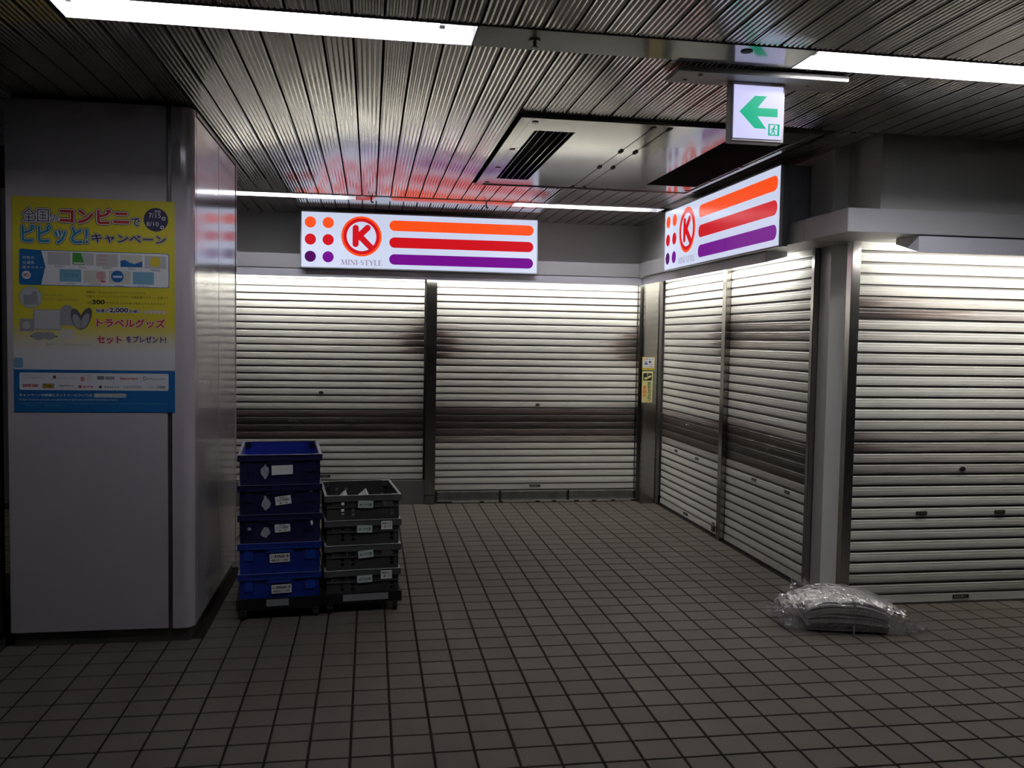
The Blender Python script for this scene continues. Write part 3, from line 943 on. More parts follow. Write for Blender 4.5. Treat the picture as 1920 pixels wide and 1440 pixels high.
part('sheet', MB().box(PL, PR, YP - 0.0006, YP, PB, PT), yellow_print(), po)
INK = {'dark': (0.02, 0.012, 0.06), 'white': (0.56, 0.56, 0.6), 'red': (0.34, 0.02, 0.018), 'blue': (0.004, 0.085, 0.25), 'cyan': (0.012, 0.16, 0.27), 'grey': (0.22, 0.22, 0.25), 'dgrey': (0.06, 0.06, 0.08), 'green': (0.04, 0.21, 0.03), 'lblue': (0.13, 0.28, 0.39), 'pink': (0.42, 0.24, 0.25), 'yellow': (0.46, 0.37, 0.03), 'silver': (0.36, 0.36, 0.38), 'cream': (0.44, 0.43, 0.4), 'black': (0.012, 0.012, 0.012), 'brown': (0.11, 0.03, 0.012), 'lav': (0.36, 0.29, 0.42)}
LAYERS = {}
def ink(color, layer):
    return LAYERS.setdefault((layer, color), MB())
def dep(layer):
    return YP - 0.0008 - layer * 0.00022
def A(x, y):
    p = on(1, YP, x / 5.3333, 340 + y / 5.3333)
    return (p.x, p.z)
def B(x, y):
    p = on(1, YP, x / 5.3333, 560 + y / 5.3333)
    return (p.x, p.z)
def txt(s, bl, tr, color, layer=3, bold=0.018, rims=()):
    (x0, y0), (x1, y1) = bl, tr
    fit_text(ink(color, layer), s, x0, y0, x1, y1, lambda u, w: (u, dep(layer), w), bold)
    for c_, l_, g_ in rims:
        fit_text(ink(c_, l_), s, x0, y0, x1, y1, lambda u, w, l_=l_: (u, dep(l_), w), bold, grow=g_)
def shape(pts, color, layer=1):
    ink(color, layer).poly([(u, dep(layer), w) for u, w in pts])
def rect(bl, tr, color, layer=1, r=0.0):
    (x0, y0), (x1, y1) = bl, tr
    shape(rrect(x0, y0, x1, y1, r) if r else [(x0, y0), (x1, y0), (x1, y1), (x0, y1)], color, layer)
K = 0.002411 / 5.3333       # metres per crop pixel on the poster

H2 = lambda c1, c2, a=0.052, b=0.095: ((c1, 4, a), (c2, 3, b))
txt('全国', A(222, 400), A(490, 272), 'dark', 5, 0.02, H2('white', 'dark', 0.07, 0.115))
txt('の', A(512, 398), A(585, 338), 'dark', 5, 0.02, H2('white', 'dark', 0.10, 0.15))
txt('コンビニ', A(605, 408), A(1285, 292), 'red', 5, 0.045, H2('white', 'dark', 0.09, 0.13))
txt('で', A(1315, 448), A(1398, 372), 'dark', 5, 0.03, H2('white', 'dark', 0.10, 0.15))
txt('ピピッと!', A(222, 610), A(876, 455), 'cyan', 5, 0.04, H2('white', 'dark', 0.08, 0.12))
txt('キャンペーン', A(918, 608), A(1660, 548), 'dark', 5, 0.035, H2('white', 'dark', 0.085, 0.13))
c = A(1560, 385)
shape(disc(c[0], c[1], 123 * K), 'dark', 2)
txt('期間', A(1546, 312), A(1606, 292), 'white', 3, 0.01)
txt('7/15', A(1488, 364), A(1608, 320), 'white', 3, 0.02)
txt('8/10', A(1466, 446), A(1588, 408), 'white', 3, 0.02)
for q in ((1637, 374), (1622, 462)):
    c = A(*q)
    shape(disc(c[0], c[1], 19 * K, 20), 'white', 3)
    shape(disc(c[0], c[1], 10 * K, 16), 'dark', 4)
bl, tr = A(195, 1030), A(1688, 728)
rect((bl[0] - 3 * K, bl[1] - 3 * K), (tr[0] + 3 * K, tr[1] + 3 * K), 'blue', 1, 0.012)
rect((bl[0] + 3 * K, bl[1] + 3 * K), (tr[0] - 3 * K, tr[1] - 3 * K), 'white', 2, 0.011)
shape([A(197, 1028), A(412, 1034), A(455, 852), A(412, 688), A(197, 672)], 'blue', 3)
txt('対象の', A(225, 776), A(342, 746), 'white', 4)
txt('交通系', A(225, 826), A(345, 796), 'white', 4)
txt('電子マネー', A(225, 873), A(428, 850), 'white', 4)
c = A(265, 935)
shape(disc(c[0], c[1], 43 * K, 24), 'white', 4)
txt('IC', A(240, 950), A(290, 922), 'red', 5, 0.05)
def card(x, y, w, h, color):
    rect(A(x - w / 2, y + h / 2), A(x + w / 2, y - h / 2 + 5), color, 3, 0.003)
card(590, 770, 225, 125, 'silver'); card(832, 775, 215, 120, 'silver'); card(1070, 788, 220, 125, 'silver'); card(1315, 797, 220, 125, 'cream'); card(1555, 808, 215, 125, 'silver')
card(705, 940, 215, 125, 'lblue'); card(950, 952, 220, 125, 'cream'); card(1200, 958, 220, 125, 'cream'); card(1435, 968, 210, 125, 'lblue')
shape([A(726, 832), A(850, 838), A(812, 718), A(726, 712)], 'green', 4)
rect(A(735, 828), A(850, 812), 'cream', 5)
for k in range(3):
    rect(A(980, 755 + k * 38), A(1070, 742 + k * 38), 'pink', 4)
shape([A(1205, 855), A(1424, 860), A(1424, 800), A(1390, 812), A(1345, 828), A(1300, 815), A(1250, 785), A(1205, 795)], 'blue', 4)
c = A(1553, 808); shape(disc(c[0], c[1], 55 * K, 24), 'yellow', 4)
c = A(1010, 945); shape(disc(c[0], c[1], 48 * K, 24), 'pink', 4)
c = A(1175, 952); shape(disc(c[0], c[1], 62 * K, 28), 'blue', 4)
rect(A(1130, 962), A(1222, 946), 'white', 5)
rect(A(1010, 1008), A(1050, 994), 'red', 5)
txt('ICOCA', A(640, 955), A(785, 925), 'cyan', 5)
for s_, x_, y_, w_ in (('Kitaca', 590, 850, 80), ('Suica', 830, 860, 66), ('PASMO', 1072, 866, 92), ('TOICA', 1317, 878, 78), ('manaca', 1555, 890, 96), ('ICOCA', 708, 1024, 84), ('SUGOCA', 952, 1030, 116), ('nimoca', 1195, 1042, 94), ('はやかけん', 1435, 1050, 104)):
    txt(s_, A(x_ - w_ / 2, y_ + 8), A(x_ + w_ / 2, y_ - 8), 'dark', 3, 0.02)
c = A(307, 1160)
shape(disc(c[0], c[1], 111 * K), 'lblue', 1)
shape(disc(c[0], c[1], 104 * K), 'silver', 2)
rect(A(238, 1230), A(380, 1135), 'grey', 3, 0.004)
rect(A(255, 1135), A(300, 1090), 'silver', 4, 0.003); rect(A(318, 1135), A(368, 1100), 'grey', 4, 0.003)
txt('トラベルポーチに', A(435, 1146), A(640, 1126), 'dgrey', 2, 0.02)
txt('コンパクトにまとめられます!', A(435, 1190), A(785, 1172), 'dgrey', 2, 0.02)
txt('期間中、あらかじめエントリーしていただき、', A(865, 1120), A(1465, 1108), 'brown', 2, 0.02)
txt('対象のコンビニエンスストアで「交通系電子マネー」を使って', A(865, 1162), A(1685, 1155), 'brown', 2, 0.02)
txt('1回', A(868, 1225), A(915, 1202), 'black', 2, 0.02)
txt('300', A(925, 1226), A(1046, 1188), 'black', 2, 0.05)
txt('円(税込)以上のお買い物をされた方の中から', A(1055, 1230), A(1650, 1218), 'brown', 2, 0.02)
H3 = lambda a, b: (('white', 3, a), ('lav', 2, b))
txt('抽選で', B(960, 136), B(1088, 106), 'dark', 4, 0.03, H3(0.13, 0.17))
txt('2,000', B(1097, 140), B(1280, 96), 'dark', 4, 0.05, H3(0.12, 0.16))
txt('名様に', B(1290, 141), B(1410, 114), 'dark', 4, 0.03, H3(0.13, 0.17))
txt('オリジナル', B(1450, 150), B(1662, 122), 'pink', 4, 0.03, (('white', 3, 0.13), ('red', 2, 0.16)))
H4 = (('white', 3, 0.10), ('red', 2, 0.125))
txt('トラベルグッズ', B(970, 282), B(1650, 210), 'red', 4, 0.045, H4)
txt('セット', B(975, 445), B(1215, 378), 'red', 4, 0.045, H4)
txt('をプレゼント!', B(1265, 436), B(1660, 380), 'dark', 4, 0.035, H4)
# the prize goods
rect(B(335, 310), B(612, 112), 'grey', 1); rect(B(345, 300), B(606, 118), 'silver', 2)
shape([B(598, 265), B(765, 272), B(738, 120), B(715, 70), B(650, 62), B(600, 110)], 'grey', 3)
def ell(x, y, a, b, rot, color, layer):
    c_ = B(x, y)
    t_ = math.radians(rot)
    shape([(c_[0] + (a * math.cos(q) * math.cos(t_) - b * math.sin(q) * math.sin(t_)) * K, c_[1] + (a * math.cos(q) * math.sin(t_) + b * math.sin(q) * math.cos(t_)) * K) for q in [2 * math.pi * k / 24 for k in range(24)]], color, layer)
ell(770, 205, 52, 115, 18, 'dgrey', 4); ell(855, 200, 52, 122, -22, 'dgrey', 5); ell(772, 230, 36, 82, 18, 'grey', 6); ell(850, 225, 36, 85, -22, 'grey', 6)
rect(B(198, 325), B(335, 200), 'grey', 1, 0.005); ell(265, 265, 40, 40, 0, 'silver', 2)
ell(385, 372, 62, 44, 0, 'grey', 2); ell(490, 372, 62, 42, 0, 'grey', 2); rect(B(380, 400), B(495, 346), 'grey', 3); rect(B(302, 382), B(345, 368), 'dgrey', 1); rect(B(540, 385), B(580, 372), 'dgrey', 1)
rect(B(600, 405), B(745, 310), 'cream', 1)
txt('※画像はイメージです。実際の賞品とは異なる場合があります。', B(455, 466), B(925, 452), 'grey', 1, 0.01)
rect(B(140, 690), B(232, 590), 'lblue', 1, 0.01)
# blue foot of the sheet
bl, tr = B(135, 1130), B(1750, 722)
rect((PL, PB), (PR, tr[1]), 'blue', 1)
rect(B(197, 912), B(1686, 752), 'white', 2, 0.006)
txt('対象のコンビニエンスストア', B(230, 775), B(480, 760), 'grey', 3)
txt('※一部店舗を除きます。', B(230, 798), B(470, 786), 'grey', 3, 0.0)
rect(B(530, 800), B(560, 768), 'brown', 3); txt('コミュニティ・ストア', B(568, 802), B(750, 782), 'dgrey', 3)
c = B(826, 803); shape(disc(c[0], c[1], 23 * K, 24), 'red', 3); shape(disc(c[0], c[1], 16 * K, 24), 'white', 4); txt('K', B(818, 814), B(836, 792), 'red', 5, 0.06)
txt('サークルK', B(815, 776), B(912, 764), 'red', 3); txt('サンクス', B(872, 824), B(918, 788), 'red', 3)
rect(B(972, 808), B(1042, 776), 'dgrey', 3); txt('am/pm', B(978, 800), B(1036, 784), 'white', 4)
rect(B(1052, 810), B(1146, 780), 'grey', 3)
txt('Seicomart', B(1200, 808), B(1380, 788), 'red', 3, 0.04)
c = B(1447, 798); shape(disc(c[0], c[1], 19 * K, 20), 'dgrey', 3); shape(disc(c[0], c[1], 12 * K, 20), 'white', 4)
txt('セブン-イレブン', B(1472, 812), B(1650, 794), 'dgrey', 3, 0.04)
txt('SAVE ON', B(230, 882), B(377, 855), 'red', 3, 0.06)
rect(B(427, 895), B(539, 850), 'brown', 3); rect(B(433, 890), B(533, 856), 'yellow', 4); txt('Daily', B(445, 888), B(525, 858), 'brown', 5, 0.05)
txt('NEWDAYS', B(592, 878), B(735, 864), 'dgrey', 3, 0.03); txt('ニューデイズ', B(610, 896), B(720, 884), 'grey', 3)
rect(B(788, 895), B(815, 866), 'red', 3); txt('ポプラ', B(828, 893), B(930, 872), 'red', 3, 0.06)
c = B(1006, 883); shape(disc(c[0], c[1], 16 * K, 20), 'dark', 3); txt('ミニストップ', B(1046, 892), B(1190, 875), 'dark', 3, 0.06)
txt('LAWSON', B(1240, 896), B(1412, 873), 'dark', 3, 0.02)
txt('LAWSON', B(1465, 898), B(1562, 882), 'grey', 3, 0.02); txt('100', B(1576, 899), B(1650, 873), 'dgrey', 3, 0.03)
txt('キャンペーンの詳細とエントリーについては', B(195, 976), B(920, 952), 'white', 3, 0.03)
rect(B(941, 988), B(1262, 950), 'cream', 2, 0.004); txt('コンビニでピピッと', B(1000, 980), B(1240, 962), 'dgrey', 3, 0.02)
txt('http://www.jreast.co.jp/suica/cp/conveni2013/index.html', B(195, 1020), B(1175, 1002), 'white', 3, 0.02)
txt('主催 東日本旅客鉄道株式会社 北海道旅客鉄道株式会社 西日本旅客鉄道株式会社 九州旅客鉄道株式会社', B(195, 1050), B(1670, 1046), 'lblue', 3, 0.0)
txt('株式会社パスモ 東海旅客鉄道株式会社', B(260, 1074), B(655, 1063), 'lblue', 3, 0.0)
for (ly, cn), mb_ in sorted(LAYERS.items()):
    if mb_.f:
        part('printing', mb_, flat(cn, INK[cn]), po, fix=False)['kind'] = 'stuff'

# ------------------------------------------------------------------ stickers on the corner pillar
YS = 4.2135
pc = thing('payment_sticker', 'small white and yellow payment sticker above the camera notice', 'sticker', (2.144, YS, 1.24))
part('sheet', MB().box(2.084, 2.204, YS - 0.0006, YS, 1.240, 1.360), flat('yellow', INK['yellow']), pc)
def st(mb, x0, y0, x1, y1, d):
    return mb.poly([(x0, YS - d, y0), (x1, YS - d, y0), (x1, YS - d, y1), (x0, YS - d, y1)])
part('white_field', st(MB(), 2.089, 1.262, 2.199, 1.355, 0.0010), flat('white', INK['white']), pc, fix=False)
t = MB(); st(t, 2.106, 1.290, 2.136, 1.306, 0.0014); fit_text(t, 'ＰＡＹ', 2.122, 1.334, 2.19, 1.345, lambda u, w: (u, YS - 0.0014, w), 0.03)
part('printing', t, flat('blue', INK['blue']), pc, fix=False)
t = MB(); t.poly([(u, YS - 0.0014, w) for u, w in rrect(2.146, 1.306, 2.172, 1.324, 0.006)]); st(t, 2.106, 1.312, 2.130, 1.318, 0.0014)
part('printing', t, flat('dgrey', INK['dgrey']), pc, fix=False)
t = MB(); st(t, 2.096, 1.330, 2.112, 1.346, 0.0014)
part('printing', t, mat('print_orange', (0.7, 0.3, 0.04), 0.5), pc, fix=False)
t = MB(); st(t, 2.150, 1.270, 2.186, 1.277, 0.0014); st(t, 2.146, 1.291, 2.188, 1.296, 0.0014)
part('printing', t, flat('pink', INK['pink']), pc, fix=False)

cs = thing('camera_notice', 'yellow vertical security camera notice below the payment sticker', 'sticker', (2.14, YS, 0.94))
part('sheet', MB().box(2.087, 2.189, YS - 0.0006, YS, 0.940, 1.228), mat('print_pale_yellow', (0.66, 0.60, 0.24), 0.5), cs)
part('pictogram_field', st(MB(), 2.097, 1.143, 2.179, 1.212, 0.0010), flat('black', INK['black']), cs, fix=False)
t = MB()
t.poly([(u, YS - 0.0014, w) for u, w in [(2.104, 1.160), (2.120, 1.150), (2.176, 1.178), (2.172, 1.192), (2.160, 1.190), (2.128, 1.172), (2.108, 1.172)]])
st(t, 2.136, 1.184, 2.142, 1.210, 0.0014)
part('camera_pictogram', t, mat('print_pale_yellow', (0.66, 0.60, 0.24), 0.5), cs, fix=False)
t = MB()
for k, ch in enumerate('防犯カメラ'):
    fit_text(t, ch, 2.143, 1.132 - (k + 1) * 0.0355 + 0.003, 2.173, 1.132 - k * 0.0355, lambda u, w: (u, YS - 0.0010, w), 0.03)
part('lettering', t, mat('print_dark_green', (0.02, 0.09, 0.06), 0.5), cs, fix=False)
t = MB()
for k, ch in enumerate('録画中'):
    fit_text(t, ch, 2.097, 1.097 - (k + 1) * 0.0375 + 0.004, 2.128, 1.097 - k * 0.0375, lambda u, w: (u, YS - 0.0010, w), 0.03)
part('lettering', t, mat('print_orange_red', (0.75, 0.16, 0.03), 0.5), cs, fix=False)
# ------------------------------------------------------------------ delivery crates on dollies
BLUE_D = mat('crate_navy', (0.003, 0.004, 0.035), 0.42, noise=(9, 0.25))
BLUE_L = mat('crate_blue', (0.004, 0.016, 0.17), 0.40, noise=(9, 0.15))
BLUE_H = mat('crate_blue_light', (0.006, 0.030, 0.23), 0.40)
GREY_C = mat('crate_grey', (0.030, 0.030, 0.029), 0.65, noise=(9, 0.15), spec=0.2)
GREY_R = mat('crate_rim_grey', (0.055, 0.055, 0.054), 0.45)
WORN_GLINT_G = mat('worn_glint_grey', (0.36, 0.36, 0.36), 0.5)
WORN_GLINT_B = mat('worn_glint_blue', (0.16, 0.17, 0.26), 0.5)
DOLLY = mat('dolly_black', (0.006, 0.006, 0.007), 0.6, spec=0.15)
PAPER = mat('label_paper', (0.68, 0.67, 0.66), 0.6, noise=(40, 0.12))
PAPERG = mat('label_paper_green', (0.40, 0.50, 0.46), 0.6, noise=(40, 0.12))
SCUFF = mat('torn_label', (0.30, 0.31, 0.36), 0.7, noise=(30, 0.4))
INKB = mat('label_ink', (0.03, 0.03, 0.035), 0.6)


def holed_wall(mb, u0, u1, z0, z1, holes, place, t):
    """a sheet between (u0,z0) and (u1,z1) with rectangular openings, thickness t; place(u, z, d)"""
    us = sorted({u0, u1, *[h[0] for h in holes], *[h[1] for h in holes]})
    zs = sorted({z0, z1, *[h[2] for h in holes], *[h[3] for h in holes]})
    for a, b in zip(us[:-1], us[1:]):
        for c_, d_ in zip(zs[:-1], zs[1:]):
            mu, mz = (a + b) / 2, (c_ + d_) / 2
            if any(h[0] < mu < h[1] and h[2] < mz < h[3] for h in holes):
                continue
            mb.hexa([place(a, c_, 0), place(b, c_, 0), place(b, c_, t), place(a, c_, t)], [place(a, d_, 0), place(b, d_, 0), place(b, d_, t), place(a, d_, t)])


def crate(kind, label, w, d, h, loc, rotz, labels, group):
    r = thing('delivery_crate', label, 'crate', loc, rotz, group)
    bm_, rim_m, hl = {'navy': (BLUE_D, BLUE_D, BLUE_D), 'blue': (BLUE_L, BLUE_L, BLUE_H), 'grey': (GREY_C, GREY_R, GREY_R)}[kind]
    rim = 0.032
    tw, t = 0.010, 0.004                    # walls stand in from the rim
    x, y = w / 2 - tw, d / 2 - tw
    holes = []
    sideh = []
    if kind == 'grey':
        for u in (-0.118, -0.062, 0.150):
            for z in (0.022, 0.046, 0.082):
                holes.append((u, u + 0.016, z, z + 0.016))
        for u in (-0.19, -0.15, -0.03, 0.02, 0.13, 0.17):
            for z in (0.03, 0.06):
                sideh.append((u, u + 0.016, z, z + 0.018))
    mb = MB()
    holed_wall(mb, -x, x, 0, h, holes, lambda u, z, q: (u, -y + q, z), t)
    holed_wall(mb, -x, x, 0, h, holes, lambda u, z, q: (u, y - q, z), t)
    holed_wall(mb, -y + t, y - t, 0, h, sideh, lambda u, z, q: (-x + q, u, z), t)
    holed_wall(mb, -y + t, y - t, 0, h, sideh, lambda u, z, q: (x - q, u, z), t)
    mb.box(-x, x, -y, y, 0.0, t)
    part('body', mb, bm_, r, local=True)
    # rim flange: top ring and a lower bead
    mb = MB()
    ring(mb, -w / 2, w / 2, -d / 2, d / 2, -x + 0.002, x - 0.002, -y + 0.002, y - 0.002, h - 0.006, h)
    mb.box(-w / 2, w / 2, -d / 2, -d / 2 + 0.004, h - rim, h).box(-w / 2, w / 2, d / 2 - 0.004, d / 2, h - rim, h)
    mb.box(-w / 2, -w / 2 + 0.004, -d / 2, d / 2, h - rim, h).box(w / 2 - 0.004, w / 2, -d / 2, d / 2, h - rim, h)
    part('rim', mb, rim_m, r, local=True)
    mb = MB()
    ring(mb, -w / 2 - 0.002, w / 2 + 0.002, -d / 2 - 0.002, d / 2 + 0.002, -x + 0.001, x - 0.001, -y + 0.001, y - 0.001, h, h + 0.0008)
    part('worn_glint_edge', mb, WORN_GLINT_G if kind == 'grey' else WORN_GLINT_B, r, local=True)  # paler rim top: wear plus a reflected highlight put into the colour
    if kind != 'grey':
        for k_ in range(9):
            u = -w / 2 + 0.045 + k_ * (w - 0.09) / 8
            part('rim_rib', MB().box(u - 0.0015, u + 0.0015, -d / 2 - 0.0035, -d / 2, h - rim, h), hl, r, local=True)
        part('rim_bead', MB().box(-w / 2, w / 2, -d / 2 - 0.0045, -d / 2, h - rim, h - rim + 0.004), hl, r, local=True)
        part('rim_bead', MB().box(-w / 2, w / 2, -d / 2 - 0.0045, -d / 2, h - 0.005, h - 0.001), hl, r, local=True)
    for sx in (-1, 1):
        for sy in (-1, 1):
            part('rim_corner', MB().box(min(sx * (w / 2 - 0.05), sx * (w / 2 + 0.004)), max(sx * (w / 2 - 0.05), sx * (w / 2 + 0.004)),
                                        min(sy * (d / 2 - 0.03), sy * (d / 2 + 0.004)), max(sy * (d / 2 - 0.03), sy * (d / 2 + 0.004)), h - rim - 0.004, h + 0.0005), rim_m, r, local=True, bevel=0.003)
    # stiffening ribs and pads on the front and back
    for sy in (-1, 1):
        ya, yb = sorted((sy * y, sy * (y + 0.007)))
        if kind != 'grey':
            for u0, u1 in ((-w / 2 + 0.030, -w / 2 + 0.075), (w / 2 - 0.085, w / 2 - 0.030)):
                part('pad', MB().box(u0, u1, ya, yb, h - 0.095, h - rim + 0.002), hl, r, local=True, bevel=0.002)
            part('handle', MB().prism([(-0.075, h - rim - 0.022), (0.075, h - rim - 0.022), (0.060, h - rim), (-0.060, h - rim)], 1, min(ya, sy * (y + 0.011)), max(yb, sy * (y + 0.011))), hl, r, local=True, bevel=0.002)
            for u in (-w / 2 + 0.082, w / 2 - 0.095):
                part('rib', MB().box(u, u + 0.004, ya, yb, 0.004, h - rim), bm_, r, local=True)
            part('foot_bead', MB().box(-x, x, ya, min(yb, ya + 0.004) if sy > 0 else yb, 0.0, 0.010), bm_, r, local=True)
        else:
            part('shelf_rib', MB().box(-x, x, ya, yb, 0.068, 0.072), rim_m, r, local=True)
            for u in (-0.165, -0.088, -0.035, 0.10, 0.175):
                part('rib', MB().box(u, u + 0.004, ya, yb, 0.070, h - rim), rim_m, r, local=True)
            part('pad', MB().box(0.105, 0.165, ya, yb, 0.070, h - rim + 0.002), GREY_R, r, local=True, bevel=0.002)
    for sx in (-1, 1):
        xa, xb = sorted((sx * x, sx * (x + 0.006)))
        for v in (-d * 0.35, -d * 0.12, d * 0.12, d * 0.35):
            part('rib', MB().box(xa, xb, v - 0.002, v + 0.002, 0.004, h - rim), bm_, r, local=True)
    for (name, m_, u, z, lw, lh, tilt, lines) in labels:
        yy = -y - 0.0125 if kind == 'grey' else -y - 0.0085
        c_, s_ = math.cos(tilt), math.sin(tilt)
        pos = lambda a, b, q: (u + a * c_ - b * s_, yy - q, z + a * s_ + b * c_)
        if name == 'scuff':
            rng = random.Random(hash((round(u, 3), round(z, 3), round(loc[2], 3))) & 0xffff)
            pts = [(lw / 2 * math.cos(2 * math.pi * k / 16) * rng.uniform(0.6, 1.15), lh / 2 * math.sin(2 * math.pi * k / 16) * rng.uniform(0.65, 1.1)) for k in range(16)]
            mb = MB().hexa([pos(a, b, -0.004) for a, b in pts], [pos(a, b, 0) for a, b in pts])
            part('torn_label', mb, m_, r, local=True)
            continue
        q = [(-lw / 2, -lh / 2), (lw / 2, -lh / 2), (lw / 2, lh / 2), (-lw / 2, lh / 2)]
        lb = part('paper_label', MB().hexa([pos(a, b, -0.0022) for a, b in q], [pos(a, b, 0) for a, b in q]), m_, r, local=True)
        t_ = MB()
        for (s, a0, b0, a1, b1) in lines:
            fit_text(t_, s, a0 * lw / 2, b0 * lh / 2, a1 * lw / 2, b1 * lh / 2, lambda a, b: pos(a, b, 0.0006), 0.03)
        if t_.f:
            part('lettering', t_, INKB, lb, local=True, fix=False)
    return r


def dolly(label, w, d, loc, rotz, tag_w, tag_u, deck, lip):
    r = thing('crate_dolly', label, 'dolly', loc, rotz, 'wheeled crate dollies')
    mb = MB()
    ring(mb, -w / 2, w / 2, -d / 2, d / 2, -w / 2 + 0.018, w / 2 - 0.018, -d / 2 + 0.018, d / 2 - 0.018, 0.053, lip)
    part('frame', mb, DOLLY, r, local=True)
    part('deck', MB().box(-w / 2 + 0.017, w / 2 - 0.017, -d / 2 + 0.017, d / 2 - 0.017, deck - 0.012, deck), DOLLY, r, local=True)
    part('name_tag', MB().box(tag_u - tag_w / 2, tag_u + tag_w / 2, -d / 2 - 0.002, -d / 2 + 0.001, lip - 0.040, lip - 0.004), mat('dolly_tag', (0.20, 0.20, 0.21), 0.5), r, local=True)
    for sx in (-1, 1):
        for sy in (-1, 1):
            cx, cy = sx * (w / 2 - 0.035), sy * (d / 2 - 0.022)
            k = part('caster', MB().box(cx - 0.014, cx - 0.011, cy - 0.012, cy + 0.012, 0.018, 0.056).box(cx + 0.011, cx + 0.014, cy - 0.012, cy + 0.012, 0.018, 0.056).box(cx - 0.020, cx + 0.020, cy - 0.020, cy + 0.020, 0.050, 0.056), STEELB, r, local=True)
            part('wheel', MB().tube((cx - 0.010, cy, 0.0235), (cx + 0.010, cy, 0.0235), 0.0235, 18), DOLLY, k, local=True)
    return r


TB, TG = math.radians(5.5), math.radians(6.0)
PBc = Vector((-0.886, 1.508, 0))
PGc = Vector((-0.445, 1.489, 0))
dolly('black dolly under the blue crate stack', 0.444, 0.700, (PBc.x, PBc.y, 0), TB, 0.115, -0.012, 0.0735, 0.112)
dolly('black dolly under the grey crate stack', 0.424, 0.530, (PGc.x, PGc.y, 0), TG, 0.245, 0.015, 0.0950, 0.108)
LT = [('ミニ専用商品納入箱', -0.88, 0.05, 0.88, 0.75), ('返却 店 7 1 0000', -0.82, -0.72, 0.82, -0.25)]
LT2 = [('0221', -0.4, 0.45, 0.4, 0.8), ('センター専用回収', -0.75, -0.15, 0.75, 0.35), ('有 ・ 社', -0.5, -0.75, 0.5, -0.4)]
LT3 = [('・・・', -0.1, 0.1, 0.4, 0.3)]
BL = 'blue crates stacked on the left dolly'
NV = 'navy crates stacked above the blue ones'
HB = 0.163
crate('blue', 'bright blue crate at the bottom of the stack, resting on the dolly', 0.43, 0.62, HB, (PBc.x, PBc.y, 0.0745), TB, [('label', PAPER, 0.008, 0.076, 0.104, 0.046, math.radians(1.5), LT)], BL)
crate('blue', 'bright blue crate second from the bottom, under the navy crates', 0.43, 0.62, HB, (PBc.x, PBc.y, 0.2385), TB, [('label', PAPER, -0.002, 0.080, 0.104, 0.046, math.radians(1.5), LT)], BL)
crate('navy', 'navy crate lowest of three, with white scraps at both ends', 0.43, 0.62, 0.153, (PBc.x, PBc.y, 0.4025), TB,
      [('label', PAPER, 0.012, 0.078, 0.080, 0.044, math.radians(4), LT2), ('scuff', SCUFF, -0.075, 0.055, 0.050, 0.066, 0, ()), ('scuff', SCUFF, -0.158, 0.078, 0.020, 0.020, 0, ()), ('scuff', PAPER, 0.165, 0.100, 0.016, 0.030, 0, ())], NV)
crate('navy', 'navy crate in the middle of the three navy ones, tilted label', 0.43, 0.62, 0.157, (PBc.x, PBc.y, 0.5565), TB,
      [('label', PAPER, 0.015, 0.073, 0.082, 0.046, math.radians(7), LT2), ('scuff', SCUFF, -0.074, 0.058, 0.048, 0.082, 0, ()), ('scuff', SCUFF, 0.160, 0.120, 0.016, 0.014, 0, ())], NV)
crate('navy', 'open navy crate on top of the blue stack with a blank white label', 0.43, 0.62, 0.160, (PBc.x, PBc.y, 0.7145), TB,
      [('label', PAPER, 0.010, 0.078, 0.110, 0.050, math.radians(1.5), LT3), ('scuff', SCUFF, -0.078, 0.068, 0.044, 0.084, 0, ())], NV)
# bright blue lining visible inside the open top crate
top = [o for o in bpy.data.objects if o.name.startswith('delivery_crate')][-1]
mb = MB()
ring(mb, -0.2005, 0.2005, -0.2955, 0.2955, -0.1995, 0.1995, -0.2945, 0.2945, 0.006, 0.154)
part('lining', mb, mat('crate_inner_blue', (0.007, 0.021, 0.28), 0.4), top, local=True)
GR = 'grey crates stacked on the right dolly'
LG = [('▲ ＣＶＨ工場', -0.75, -0.35, 0.75, 0.35)]
LW = [('納品 0612', -0.8, 0.3, 0.8, 0.7), ('店 ﾉ 17', -0.5, -0.6, 0.7, 0.0)]
g0, gs, hg = 0.0960, 0.1375, 0.1365
lab = lambda u, z, t_: ('label', PAPERG, u, z, 0.082, 0.040, t_, LG)
whl = ('label', PAPER, 0.128, 0.104, 0.060, 0.046, 0.0, LW)
crate('grey', 'grey crate at the bottom of its stack with a white tag', 0.41, 0.50, hg, (PGc.x, PGc.y, g0), TG, [lab(0.010, 0.086, 0.03), whl], GR)
crate('grey', 'grey crate second from the bottom, without a white tag', 0.41, 0.50, hg, (PGc.x, PGc.y, g0 + gs), TG, [lab(0.015, 0.086, 0.09)], GR)
crate('grey', 'grey crate third from the bottom with a white tag', 0.41, 0.50, hg, (PGc.x, PGc.y, g0 + 2 * gs), TG, [lab(0.008, 0.088, -0.03), whl], GR)
crate('grey', 'open grey crate on top of its stack holding white packets', 0.41, 0.50, hg, (PGc.x, PGc.y, g0 + 3 * gs), TG, [lab(0.012, 0.086, -0.04)], GR)

